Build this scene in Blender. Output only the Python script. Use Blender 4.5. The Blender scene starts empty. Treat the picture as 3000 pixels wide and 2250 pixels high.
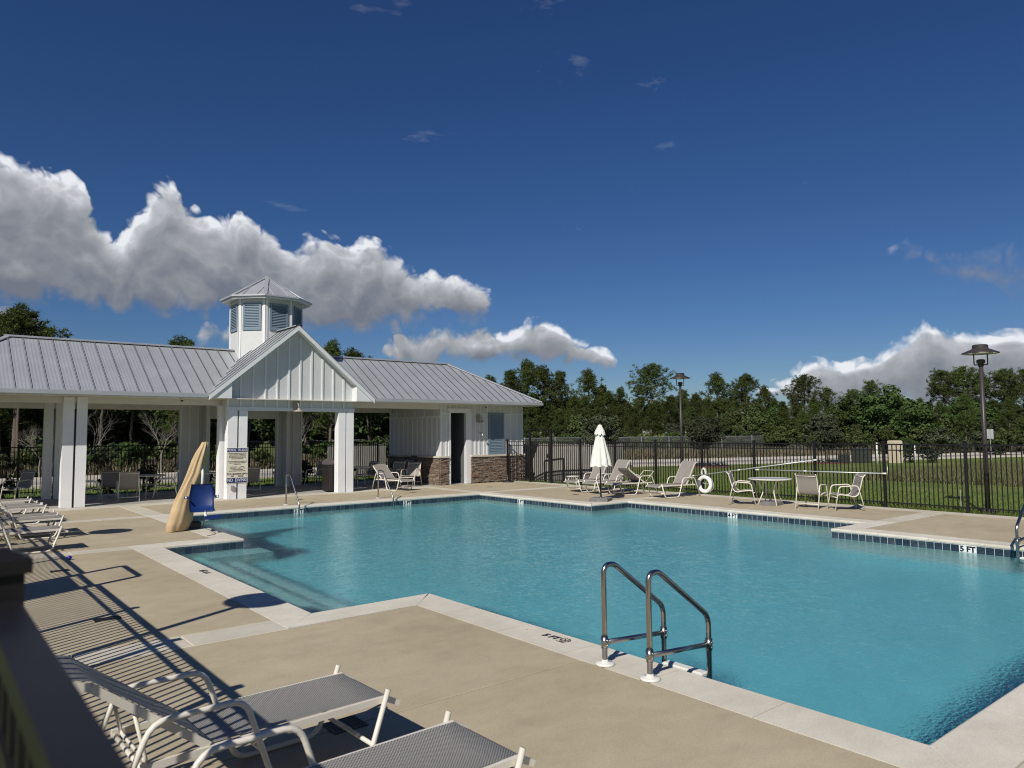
import bpy, bmesh, math, random
from mathutils import Vector, Matrix
R = math.radians
S = bpy.context.scene
COL = S.collection

# ------------------------------------------------------------------ camera, sky, sun, exposure
YAW, PITCH, ROLL = R(39.225), R(3.798), R(-0.406)
F_ = Vector((math.sin(YAW)*math.cos(PITCH), math.cos(YAW)*math.cos(PITCH), math.sin(PITCH)))
R_ = Vector((math.cos(YAW), -math.sin(YAW), 0)); U_ = R_.cross(F_)
r2_ = R_*math.cos(ROLL)+U_*math.sin(ROLL); u2_ = -R_*math.sin(ROLL)+U_*math.cos(ROLL)
cd = bpy.data.cameras.new('camera'); cam = bpy.data.objects.new('camera', cd); COL.objects.link(cam)
cam.matrix_world = Matrix(((r2_.x, u2_.x, -F_.x, 0), (r2_.y, u2_.y, -F_.y, 0), (r2_.z, u2_.z, -F_.z, 2.0), (0, 0, 0, 1)))
cd.sensor_fit = 'HORIZONTAL'; cd.sensor_width = 36; cd.lens = 36*2144/3000
cd.clip_start = 0.05; cd.clip_end = 2000
cd.dof.use_dof = True; cd.dof.focus_distance = 14; cd.dof.aperture_fstop = 3.5
S.camera = cam

SUN_DIR = Vector((-1.09, -0.567, 1.0)).normalized()          # towards the sun
SUN_EL = math.asin(SUN_DIR.z)
SUN_AZ = math.atan2(SUN_DIR.x, SUN_DIR.y)                      # clockwise from +Y
sl = bpy.data.lights.new('sun', 'SUN'); sl.energy = 4.6; sl.angle = R(0.45); sl.color = (1.0, 0.955, 0.88)
sun = bpy.data.objects.new('sun', sl); COL.objects.link(sun)
sun.rotation_euler = SUN_DIR.to_track_quat('Z', 'Y').to_euler()
sl.cycles.is_caustics_light = True
S.view_settings.view_transform = 'Standard'; S.view_settings.look = 'None'
S.view_settings.exposure = 0.0; S.view_settings.gamma = 1.0
S.cycles.use_denoising = True; S.cycles.filter_width = 1.1
S.cycles.max_bounces = 10; S.cycles.transparent_max_bounces = 16; S.cycles.transmission_bounces = 8
S.cycles.sample_clamp_indirect = 6.0
S.cycles.caustics_reflective = False

# cloud banks: (azimuth deg clockwise from +Y, base elevation, top elevation), repeated mirrored round the horizon
def _bank(tops, bases):
    def at(pts, a):
        if a <= pts[0][0]: return pts[0][1]
        for (a0, e0), (a1, e1) in zip(pts, pts[1:]):
            if a <= a1: return e0+(e1-e0)*(a-a0)/max(a1-a0, 1e-6)
        return pts[-1][1]
    return [(a, at(bases, a), e) for a, e in tops]
BANK_A = _bank([(0.0, 17.6), (3.7, 17.6), (6.3, 17.6), (7.9, 17.0), (9.0, 15.9), (10.0, 13.6), (11.0, 13.4), (12.2, 16.3), (13.5, 18.2), (15.0, 16.7), (16.7, 14.6), (18.8, 16.7), (21.0, 15.8), (22.0, 14.0), (24.3, 14.9), (26.1, 14.4), (27.5, 14.9), (28.9, 14.3), (30.7, 13.0), (32.7, 12.7), (34.7, 12.9), (36.4, 12.2), (37.6, 10.8), (38.4, 7.0), (80.0, 7.0)],
               [(0, 8.3), (7.2, 8.6), (11.5, 8.6), (13.5, 8.0), (15.8, 8.5), (18.1, 8.8), (22.9, 7.8), (26.5, 7.6), (30.0, 7.9), (32.7, 8.2), (37.4, 8.8), (38.4, 12), (80, 12)])
BANK_B = _bank([(0.0, 7.5), (4.0, 8.3), (7.0, 8.0), (8.5, 5.0), (14.5, 4.5), (15.6, 8.0), (18.2, 8.2), (19.2, 5.0), (28.2, 5.0), (29.2, 8.0), (31.4, 8.7), (33.6, 8.3), (35.2, 8.2), (37.0, 8.4), (38.5, 7.5), (40.1, 9.3), (41.8, 9.1), (43.0, 7.6), (45.5, 7.0), (47.6, 6.0), (48.6, 3.6), (57.0, 3.4), (59.5, 4.4), (61.5, 5.9), (63.2, 4.7), (65.6, 5.5), (67.5, 6.2), (68.5, 7.2), (70.1, 6.4), (74.4, 6.4), (80.0, 5.6)],
               [(0, 6.2), (7, 6.4), (8.5, 7), (14.5, 7), (15.6, 6.2), (18.2, 6.4), (19.2, 7), (28.2, 7), (29.2, 5.2), (36, 5.2), (42.4, 5.2), (47.6, 4.6), (48.6, 5), (56, 5), (57.5, 1.4), (80, 1.0)])
BANK_C = _bank([(0.0, 5), (65.0, 11), (66.5, 12.8), (68.2, 13.0), (70.4, 12.0), (74.7, 12.3), (80, 12)],
               [(0, 9), (65, 13), (66.5, 12.2), (68.8, 10.6), (70.2, 8.8), (74.5, 7.6), (80, 8)])

def build_world():
    w = bpy.data.worlds.new('World'); S.world = w; w.use_nodes = True
    nt = w.node_tree; N = nt.nodes; L = nt.links
    for n in list(N): N.remove(n)
    g = bpy.data.node_groups.new('cloud_density', 'ShaderNodeTree')
    g.interface.new_socket('Vector', in_out='INPUT', socket_type='NodeSocketVector')
    g.interface.new_socket('Density', in_out='OUTPUT', socket_type='NodeSocketFloat')
    g.interface.new_socket('Height', in_out='OUTPUT', socket_type='NodeSocketFloat')
    gn, gl = g.nodes, g.links
    gi = gn.new('NodeGroupInput'); go = gn.new('NodeGroupOutput')
    def mk(nodes, links):
        def m(op, a, b=None, c=None, clamp=False):
            n = nodes.new('ShaderNodeMath'); n.operation = op; n.use_clamp = clamp
            for i, v in enumerate((a, b, c)):
                if v is None: continue
                if isinstance(v, (int, float)): n.inputs[i].default_value = v
                else: links.new(v, n.inputs[i])
            return n.outputs[0]
        return m
    m = mk(gn, gl)
    def noise(vec, scale, detail, rough):
        n = gn.new('ShaderNodeTexNoise'); n.inputs['Scale'].default_value = scale
        n.inputs['Detail'].default_value = detail; n.inputs['Roughness'].default_value = rough
        gl.new(vec, n.inputs['Vector']); return n
    n1 = noise(gi.outputs[0], 13, 1.5, .55)
    sub = gn.new('ShaderNodeVectorMath'); sub.operation = 'SUBTRACT'; gl.new(n1.outputs['Color'], sub.inputs[0]); sub.inputs[1].default_value = (.5, .5, .5)
    sc = gn.new('ShaderNodeVectorMath'); sc.operation = 'SCALE'; gl.new(sub.outputs[0], sc.inputs[0]); sc.inputs['Scale'].default_value = .045
    ad = gn.new('ShaderNodeVectorMath'); ad.operation = 'ADD'; gl.new(gi.outputs[0], ad.inputs[0]); gl.new(sc.outputs[0], ad.inputs[1])
    sp = gn.new('ShaderNodeSeparateXYZ'); gl.new(ad.outputs[0], sp.inputs[0])
    az = m('MULTIPLY', m('ARCTAN2', sp.outputs[0], sp.outputs[1]), 180/math.pi)
    az = m('ADD', m('PINGPONG', m('SUBTRACT', az, 0.0), 78.0), 0.0)
    el = m('MULTIPLY', m('ARCSINE', sp.outputs[2]), 180/math.pi)
    t = m('DIVIDE', az, 80.0)
    def layer(bank, k, op):
        r = gn.new('ShaderNodeValToRGB'); gl.new(t, r.inputs[0]); r.color_ramp.interpolation = 'B_SPLINE'; e = r.color_ramp.elements
        for i, (a, b, tp) in enumerate(bank):
            x = e[i] if i < 2 else e.new(a/80)
            x.position = a/80; x.color = (b/20, tp/20, 0, 1)
        s_ = gn.new('ShaderNodeSeparateColor'); gl.new(r.outputs[0], s_.inputs[0])
        bot = m('MULTIPLY', s_.outputs[0], 20.0); top = m('MULTIPLY', s_.outputs[1], 20.0)
        d = m('DIVIDE', m('MINIMUM', m('SUBTRACT', top, el), m('SUBTRACT', el, bot)), k)
        d = m('MAXIMUM', m('MINIMUM', d, 1.0), -1.5)
        h = m('DIVIDE', m('SUBTRACT', el, bot), m('MAXIMUM', m('SUBTRACT', top, bot), .5))
        return m('MULTIPLY', d, op) if op != 1 else d, h
    dA, hA = layer(BANK_A, 2.0, 1); dB, hB = layer(BANK_B, 1.5, 1); dB = m('SUBTRACT', dB, .14); hB = m('MULTIPLY', m('MINIMUM', hB, 1.0), .78); dC, hC = layer(BANK_C, 2.6, 1)
    dC = m('SUBTRACT', dC, .22)
    dens = m('MAXIMUM', m('MAXIMUM', dA, dB), dC)
    sel = m('GREATER_THAN', dA, dB); sc_ = m('GREATER_THAN', dC, m('MAXIMUM', dA, dB))
    hgt = m('ADD', m('MULTIPLY', sel, hA), m('MULTIPLY', m('SUBTRACT', 1.0, sel), hB))
    hgt = m('ADD', m('MULTIPLY', hgt, m('SUBTRACT', 1.0, sc_)), m('MULTIPLY', sc_, -.35))
    hgt = m('MAXIMUM', m('MINIMUM', hgt, 1.0), -.4)
    big = noise(gi.outputs[0], 14, 5, .52)
    nb = noise(ad.outputs[0], 24, 3.0, .5)
    puff = m('SUBTRACT', m('MULTIPLY', m('ABSOLUTE', m('SUBTRACT', nb.outputs['Fac'], .5)), 2.6), .22)
    d = m('ADD', m('MULTIPLY', m('ADD', dens, .12), .85), m('MULTIPLY', m('SUBTRACT', big.outputs['Fac'], .47), 1.35))
    d = m('ADD', d, m('MULTIPLY', puff, 1.1))
    d = m('SUBTRACT', d, m('MULTIPLY', m('MAXIMUM', m('SUBTRACT', -.22, dens), 0.0), 2.0))
    gl.new(d, go.inputs[0]); gl.new(hgt, go.inputs[1])

    mm = mk(N, L)
    tc = N.new('ShaderNodeTexCoord')
    def dens_at(off):
        gnode = N.new('ShaderNodeGroup'); gnode.node_tree = g
        if off is None: L.new(tc.outputs['Generated'], gnode.inputs[0])
        else:
            v = N.new('ShaderNodeVectorMath'); v.operation = 'ADD'; L.new(tc.outputs['Generated'], v.inputs[0]); v.inputs[1].default_value = off
            L.new(v.outputs[0], gnode.inputs[0])
        return gnode
    A = dens_at(None)
    B = dens_at(tuple(Vector((-.35, .1, .93)).normalized()*.020))
    mask = mm('MULTIPLY', A.outputs['Density'], mm('ADD', 1.3, mm('MULTIPLY', A.outputs['Height'], 1.5)), clamp=True)
    mask = mm('MULTIPLY', mm('MULTIPLY', mask, mask), mm('SUBTRACT', 3.0, mm('MULTIPLY', mask, 2.0))); mask = mm('MULTIPLY', mask, .97)
    grad = mm('MULTIPLY', mm('SUBTRACT', A.outputs['Density'], B.outputs['Density']), CLOUD_GRAD)
    thick = mm('MULTIPLY', mm('MINIMUM', A.outputs['Density'], 1.1), -.34)
    hh = mm('MULTIPLY', A.outputs['Height'], .38)
    lum = mm('ADD', mm('ADD', mm('ADD', CLOUD_BASE, grad), thick), hh, clamp=True)
    rp = N.new('ShaderNodeValToRGB'); L.new(lum, rp.inputs[0])
    el_ = rp.color_ramp.elements
    el_[0].position = 0.0; el_[0].color = (.17, .19, .235, 1)
    el_[1].position = 1.0; el_[1].color = (.84, .86, .90, 1)
    for p, c in ((.30, (.255, .27, .305, 1)), (.58, (.36, .375, .40, 1)), (.8, (.53, .545, .58, 1))):
        e2 = el_.new(p); e2.color = c
    sk = N.new('ShaderNodeTexSky'); sk.sky_type = 'NISHITA'; sk.sun_disc = False
    sk.sun_elevation = SUN_EL; sk.sun_rotation = SUN_AZ; sk.altitude = SKY_ALT; sk.air_density = SKY_AIR; sk.dust_density = SKY_DUST; sk.ozone_density = SKY_OZ
    hs_ = N.new('ShaderNodeHueSaturation'); hs_.inputs['Hue'].default_value = .509; hs_.inputs['Saturation'].default_value = SKY_SAT; hs_.inputs['Value'].default_value = SKY_VAL
    L.new(sk.outputs[0], hs_.inputs['Color'])
    scl = N.new('ShaderNodeVectorMath'); scl.operation = 'SCALE'; L.new(rp.outputs[0], scl.inputs[0]); scl.inputs['Scale'].default_value = 10.0
    mp = N.new('ShaderNodeMapping'); mp.inputs['Rotation'].default_value = (R(12), R(-8), R(30)); mp.inputs['Scale'].default_value = (2.2, 9.0, 16.0); L.new(tc.outputs['Generated'], mp.inputs[0])
    ci = N.new('ShaderNodeTexNoise'); ci.inputs['Scale'].default_value = 1.0; ci.inputs['Detail'].default_value = 5; ci.inputs['Roughness'].default_value = .62; L.new(mp.outputs[0], ci.inputs['Vector'])
    cf = mm('MULTIPLY', mm('SUBTRACT', ci.outputs['Fac'], .67, clamp=True), 1.2)
    mask = mm('MAXIMUM', mask, mm('MINIMUM', cf, .16))
    mx = N.new('ShaderNodeMix'); mx.data_type = 'RGBA'
    L.new(mask, mx.inputs['Factor']); L.new(hs_.outputs[0], mx.inputs['A']); L.new(scl.outputs[0], mx.inputs['B'])
    bg = N.new('ShaderNodeBackground'); bg.inputs['Strength'].default_value = .1
    L.new(mx.outputs['Result'], bg.inputs['Color'])
    o = N.new('ShaderNodeOutputWorld'); L.new(bg.outputs[0], o.inputs[0])
    w.cycles.sampling_method = 'MANUAL'; w.cycles.sample_map_resolution = 512
CLOUD_GRAD, CLOUD_BASE = .48, .41
SKY_ALT, SKY_AIR, SKY_DUST, SKY_OZ, SKY_SAT, SKY_VAL = 300, 1.0, 0.2, 8.0, 1.12, .535
build_world()

# ------------------------------------------------------------------ materials
MATS = {}
def mat(name, col, rough=.6, metal=0., var=.0, vscale=3., bump=0., bscale=40., spec=.5, col2=None, coords='Object', vdet=5, stretch=None):
    if name in MATS: return MATS[name]
    m = bpy.data.materials.new(name); m.use_nodes = True; nt = m.node_tree; N = nt.nodes; L = nt.links
    p = N['Principled BSDF']; p.inputs['Roughness'].default_value = rough; p.inputs['Metallic'].default_value = metal
    p.inputs['Specular IOR Level'].default_value = spec
    c = (*col, 1); p.inputs['Base Color'].default_value = c
    if var or bump or col2:
        tc = N.new('ShaderNodeTexCoord'); vec = tc.outputs[coords]
        if stretch:
            mp = N.new('ShaderNodeMapping'); mp.inputs['Scale'].default_value = stretch; L.new(vec, mp.inputs[0]); vec = mp.outputs[0]
    if var or col2:
        n = N.new('ShaderNodeTexNoise'); n.inputs['Scale'].default_value = vscale; n.inputs['Detail'].default_value = vdet; n.inputs['Roughness'].default_value = .6
        L.new(vec, n.inputs['Vector'])
        rp = N.new('ShaderNodeValToRGB'); L.new(n.outputs['Fac'], rp.inputs[0])
        a = col2 or tuple(x*(1-var) for x in col); b = tuple(min(1, x*(1+var)) for x in col)
        rp.color_ramp.elements[0].position = .3; rp.color_ramp.elements[0].color = (*a, 1)
        rp.color_ramp.elements[1].position = .7; rp.color_ramp.elements[1].color = (*b, 1)
        L.new(rp.outputs[0], p.inputs['Base Color'])
    if bump:
        n2 = N.new('ShaderNodeTexNoise'); n2.inputs['Scale'].default_value = bscale; n2.inputs['Detail'].default_value = 3; L.new(vec, n2.inputs['Vector'])
        b = N.new('ShaderNodeBump'); b.inputs['Strength'].default_value = bump; b.inputs['Distance'].default_value = .01
        L.new(n2.outputs['Fac'], b.inputs['Height']); L.new(b.outputs[0], p.inputs['Normal'])
    MATS[name] = m; return m

def concrete(name, c1, c2, c3):
    m = bpy.data.materials.new(name); m.use_nodes = True; nt = m.node_tree; N = nt.nodes; L = nt.links
    p = N['Principled BSDF']; p.inputs['Roughness'].default_value = .82; p.inputs['Specular IOR Level'].default_value = .35
    g = N.new('ShaderNodeNewGeometry'); vec = g.outputs['Position']
    def noi(s, d, r, st=None):
        n = N.new('ShaderNodeTexNoise'); n.inputs['Scale'].default_value = s; n.inputs['Detail'].default_value = d; n.inputs['Roughness'].default_value = r
        if st:
            mp = N.new('ShaderNodeMapping'); mp.inputs['Scale'].default_value = st; L.new(vec, mp.inputs[0]); L.new(mp.outputs[0], n.inputs['Vector'])
        else: L.new(vec, n.inputs['Vector'])
        return n.outputs['Fac']
    r1 = N.new('ShaderNodeValToRGB'); L.new(noi(.55, 7, .62), r1.inputs[0])
    e = r1.color_ramp.elements; e[0].position = .28; e[0].color = (*c1, 1); e[1].position = .74; e[1].color = (*c3, 1); x = e.new(.5); x.color = (*c2, 1)
    r2 = N.new('ShaderNodeValToRGB'); L.new(noi(2.2, 9, .72, (1, 1.35, 1)), r2.inputs[0])
    e = r2.color_ramp.elements; e[0].position = .30; e[0].color = (.87, .865, .86, 1); e[1].position = .62; e[1].color = (1.04, 1.04, 1.03, 1)
    r3 = N.new('ShaderNodeValToRGB'); L.new(noi(70, 3, .6), r3.inputs[0])
    e = r3.color_ramp.elements; e[0].position = .3; e[0].color = (.88, .88, .88, 1); e[1].position = .7; e[1].color = (1.08, 1.08, 1.08, 1)
    v = N.new('ShaderNodeTexVoronoi'); v.inputs['Scale'].default_value = 1.7; L.new(vec, v.inputs['Vector'])     # a few small dark spots
    r4 = N.new('ShaderNodeValToRGB'); L.new(v.outputs['Distance'], r4.inputs[0])
    e = r4.color_ramp.elements; e[0].position = .012; e[0].color = (.45, .43, .4, 1); e[1].position = .03; e[1].color = (1, 1, 1, 1)
    def mul(a, b):
        mx = N.new('ShaderNodeMix'); mx.data_type = 'RGBA'; mx.blend_type = 'MULTIPLY'; mx.inputs['Factor'].default_value = 1
        L.new(a, mx.inputs['A']); L.new(b, mx.inputs['B']); return mx.outputs['Result']
    L.new(mul(mul(mul(r1.outputs[0], r2.outputs[0]), r3.outputs[0]), r4.outputs[0]), p.inputs['Base Color'])
    b = N.new('ShaderNodeBump'); b.inputs['Strength'].default_value = .25; b.inputs['Distance'].default_value = .004
    L.new(noi(110, 3, .6), b.inputs['Height']); L.new(b.outputs[0], p.inputs['Normal'])
    MATS[name] = m; return m

M_DECK = concrete('deck_concrete', (.385, .32, .215), (.445, .375, .26), (.485, .415, .295))
M_BAND = concrete('band_concrete', (.50, .45, .36), (.565, .515, .42), (.61, .565, .475))
M_COPE = concrete('coping_concrete', (.57, .52, .42), (.655, .605, .51), (.71, .665, .575))
M_PAVF = concrete('pavilion_floor_concrete', (.33, .31, .28), (.38, .36, .33), (.43, .41, .38))
M_JOINT = mat('joint_dirt', (.10, .085, .065), .95, var=.3, vscale=8)
M_WHITE = mat('white_siding', (.59, .595, .585), .62, var=.035, vscale=2.2, bump=.05, bscale=60)
M_WTRIM = mat('white_trim', (.72, .725, .72), .55, var=.03, vscale=2.5, bump=.04, bscale=70)
M_STUCCO = mat('white_column_paint', (.80, .80, .80), .7, var=.04, vscale=2.0, bump=.16, bscale=45)
M_SOFFIT = mat('beige_soffit', (.66, .635, .57), .6, var=.03, vscale=2)
M_ROOF = mat('galvanised_roof', (.51, .518, .53), .38, .42, var=.07, vscale=1.4, bump=.03, bscale=25)
M_BLUE = mat('slate_blue_shutter', (.165, .225, .275), .5, var=.05, vscale=3)
M_DARK = mat('dark_gap_shade', (.05, .055, .06), .8)  # painted shade for the gaps between column posts
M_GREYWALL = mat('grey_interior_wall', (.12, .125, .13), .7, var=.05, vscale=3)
M_STONE = [mat('ledger_stone_%s' % n, c, .9, var=.22, vscale=9, bump=.5, bscale=30) for n, c in
           (('brown', (.20, .145, .105)), ('tan', (.30, .225, .165)), ('grey', (.235, .20, .17)), ('rust', (.24, .155, .11)))]
M_STONECAP = mat('limestone_cap', (.52, .47, .39), .8, var=.1, vscale=5)
M_MORTAR = mat('dark_mortar', (.06, .048, .04), .95)
M_IRON = mat('bronze_black_iron', (.011, .010, .0105), .45, .0, var=.15, vscale=6, spec=.35)
M_CREAM = mat('cream_powder_coat', (.70, .655, .565), .38, var=.05, vscale=5)
M_STEEL = mat('stainless_steel', (.40, .385, .36), .27, 1.0, var=.05, vscale=8)
M_WPLAST = mat('white_plastic', (.68, .67, .61), .5)
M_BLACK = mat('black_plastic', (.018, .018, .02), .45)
M_TILE = [mat('navy_tile_%d' % k, c, .22, var=.35, vscale=14, bump=.05, bscale=20) for k, c in
          enumerate(((.028, .045, .066), (.036, .056, .078), (.022, .036, .055), (.045, .064, .082)))]
M_MARK = mat('white_marker_tile', (.78, .78, .76), .3)
M_GROUT = mat('pale_grout', (.58, .59, .58), .9)
M_INK = mat('black_ink', (.012, .012, .014), .6)
M_NAVYINK = mat('navy_ink', (.02, .035, .16), .5)
M_SIGN = mat('cream_sign_face', (.74, .70, .56), .5)
M_UMB = mat('ivory_canvas', (.76, .735, .64), .85, var=.05, vscale=6)
M_TAN = mat('tan_canvas', (.50, .37, .21), .85, var=.10, vscale=4, bump=.15, bscale=30)
M_NAVY = mat('navy_moulded_plastic', (.008, .030, .135), .5, spec=.3)
M_GREYSTONE = mat('grey_umbrella_block', (.17, .165, .155), .9, var=.15, vscale=10, bump=.2, bscale=50)
M_BROWNBIN = mat('brown_black_bin', (.020, .016, .015), .55, var=.1)
M_RING = mat('white_life_ring', (.80, .79, .75), .5, var=.04, vscale=5)
M_ROPE = mat('rope', (.60, .60, .62), .9)
M_LAMP = mat('bronze_lamp_paint', (.045, .037, .034), .45)
M_LAMPIN = mat('white_reflector', (.75, .74, .70), .5)
M_TAUPE = mat('taupe_lamp_metal', (.36, .32, .28), .5)
M_BARK = mat('grey_brown_bark', (.115, .09, .07), .95, var=.35, vscale=6, bump=.6, bscale=14, stretch=(1, 1, .25))
M_PALEBARK = mat('pale_bare_bark', (.21, .19, .165), .95, var=.25, vscale=8)
M_MULCH = mat('red_brown_mulch', (.12, .05, .03), .95, var=.4, vscale=20, bump=.6, bscale=40)
M_KERB = mat('pale_kerb', (.52, .48, .41), .85, var=.12, vscale=3)
M_ROAD = mat('pale_road', (.30, .285, .255), .9, var=.12, vscale=1.2)
M_GALV = mat('galvanised_post', (.42, .43, .44), .45, .6)
M_WOOD = mat('weathered_board', (.27, .255, .235), .9, var=.3, vscale=3, bump=.3, bscale=25, stretch=(6, 6, .5))
M_UTIL = mat('dark_green_cabinet', (.045, .05, .042), .55, var=.1)
M_BEIGECAB = mat('beige_cabinet', (.58, .50, .36), .6, var=.06)
M_BALL = mat('blue_ball', (.012, .012, .30), .35)
M_ALU = mat('pale_aluminium_pole', (.52, .54, .55), .4, .4)
M_GLASSTOP = mat('frosted_table_top', (.50, .53, .54), .18, var=.25, vscale=60, bump=.2, bscale=90)

def leaf_mat(name, c, c2):
    m = bpy.data.materials.new(name); m.use_nodes = True; nt = m.node_tree; N = nt.nodes; L = nt.links
    p = N['Principled BSDF']; p.inputs['Roughness'].default_value = .7; p.inputs['Specular IOR Level'].default_value = .12
    g = N.new('ShaderNodeNewGeometry'); oi = N.new('ShaderNodeObjectInfo')
    mx = N.new('ShaderNodeMix'); mx.data_type = 'RGBA'; mx.inputs['A'].default_value = (*c, 1); mx.inputs['B'].default_value = (*c2, 1)
    L.new(g.outputs['Random Per Island'], mx.inputs['Factor'])
    hv = N.new('ShaderNodeHueSaturation'); L.new(mx.outputs['Result'], hv.inputs['Color'])
    mr = N.new('ShaderNodeMapRange'); mr.inputs[3].default_value = .75; mr.inputs[4].default_value = 1.3; L.new(oi.outputs['Random'], mr.inputs[0]); L.new(mr.outputs[0], hv.inputs['Value'])
    mh = N.new('ShaderNodeMapRange'); mh.inputs[3].default_value = .485; mh.inputs[4].default_value = .515; L.new(oi.outputs['Random'], mh.inputs[0]); L.new(mh.outputs[0], hv.inputs['Hue'])
    L.new(hv.outputs[0], p.inputs['Base Color'])
    tr = N.new('ShaderNodeBsdfTranslucent'); L.new(hv.outputs[0], tr.inputs['Color'])
    ms = N.new('ShaderNodeMixShader'); ms.inputs[0].default_value = .28; L.new(p.outputs[0], ms.inputs[1]); L.new(tr.outputs[0], ms.inputs[2])
    L.new(ms.outputs[0], N['Material Output'].inputs[0]); MATS[name] = m; return m
L_PINE = leaf_mat('pine_needles', (.045, .066, .018), (.105, .130, .036))
L_OAK = leaf_mat('broad_leaves', (.036, .060, .017), (.082, .115, .033))
L_GREYOAK = leaf_mat('grey_green_leaves', (.050, .060, .032), (.105, .118, .068))
L_BUSH = leaf_mat('understorey_leaves', (.045, .065, .022), (.115, .14, .048))
L_GRASS = leaf_mat('lawn_grass', (.105, .150, .036), (.185, .235, .062))
L_DRY = leaf_mat('dry_tall_grass', (.17, .155, .095), (.30, .27, .17))
L_SHRUB = leaf_mat('dark_glossy_leaves', (.018, .030, .016), (.045, .062, .034))

def sling_mat(name, light, dark, scale):
    m = bpy.data.materials.new(name); m.use_nodes = True; nt = m.node_tree; N = nt.nodes; L = nt.links
    p = N['Principled BSDF']; p.inputs['Roughness'].default_value = .6
    tc = N.new('ShaderNodeTexCoord'); sp = N.new('ShaderNodeSeparateXYZ'); L.new(tc.outputs['UV'], sp.inputs[0])
    def wave(o, s, ph=0.):
        a = N.new('ShaderNodeMath'); a.operation = 'MULTIPLY_ADD'; L.new(o, a.inputs[0]); a.inputs[1].default_value = s; a.inputs[2].default_value = ph
        b = N.new('ShaderNodeMath'); b.operation = 'SINE'; L.new(a.outputs[0], b.inputs[0]); return b.outputs[0]
    k = 2*math.pi/scale
    mu = N.new('ShaderNodeMath'); mu.operation = 'MULTIPLY'; L.new(wave(sp.outputs[0], k), mu.inputs[0]); L.new(wave(sp.outputs[1], k), mu.inputs[1])
    rp = N.new('ShaderNodeValToRGB'); ma = N.new('ShaderNodeMath'); ma.operation = 'MULTIPLY_ADD'; L.new(mu.outputs[0], ma.inputs[0]); ma.inputs[1].default_value = .5; ma.inputs[2].default_value = .5
    L.new(ma.outputs[0], rp.inputs[0]); e = rp.color_ramp.elements; e[0].position = .3; e[0].color = (*dark, 1); e[1].position = .62; e[1].color = (*light, 1)
    L.new(rp.outputs[0], p.inputs['Base Color'])
    bp = N.new('ShaderNodeBump'); bp.inputs['Strength'].default_value = .4; bp.inputs['Distance'].default_value = .002; L.new(mu.outputs[0], bp.inputs['Height']); L.new(bp.outputs[0], p.inputs['Normal'])
    MATS[name] = m; return m
M_SLING = sling_mat('grey_woven_sling', (.35, .335, .305), (.075, .072, .068), .019)
M_SLINGP = sling_mat('taupe_woven_sling', (.34, .315, .275), (.18, .165, .145), .014)

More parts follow.
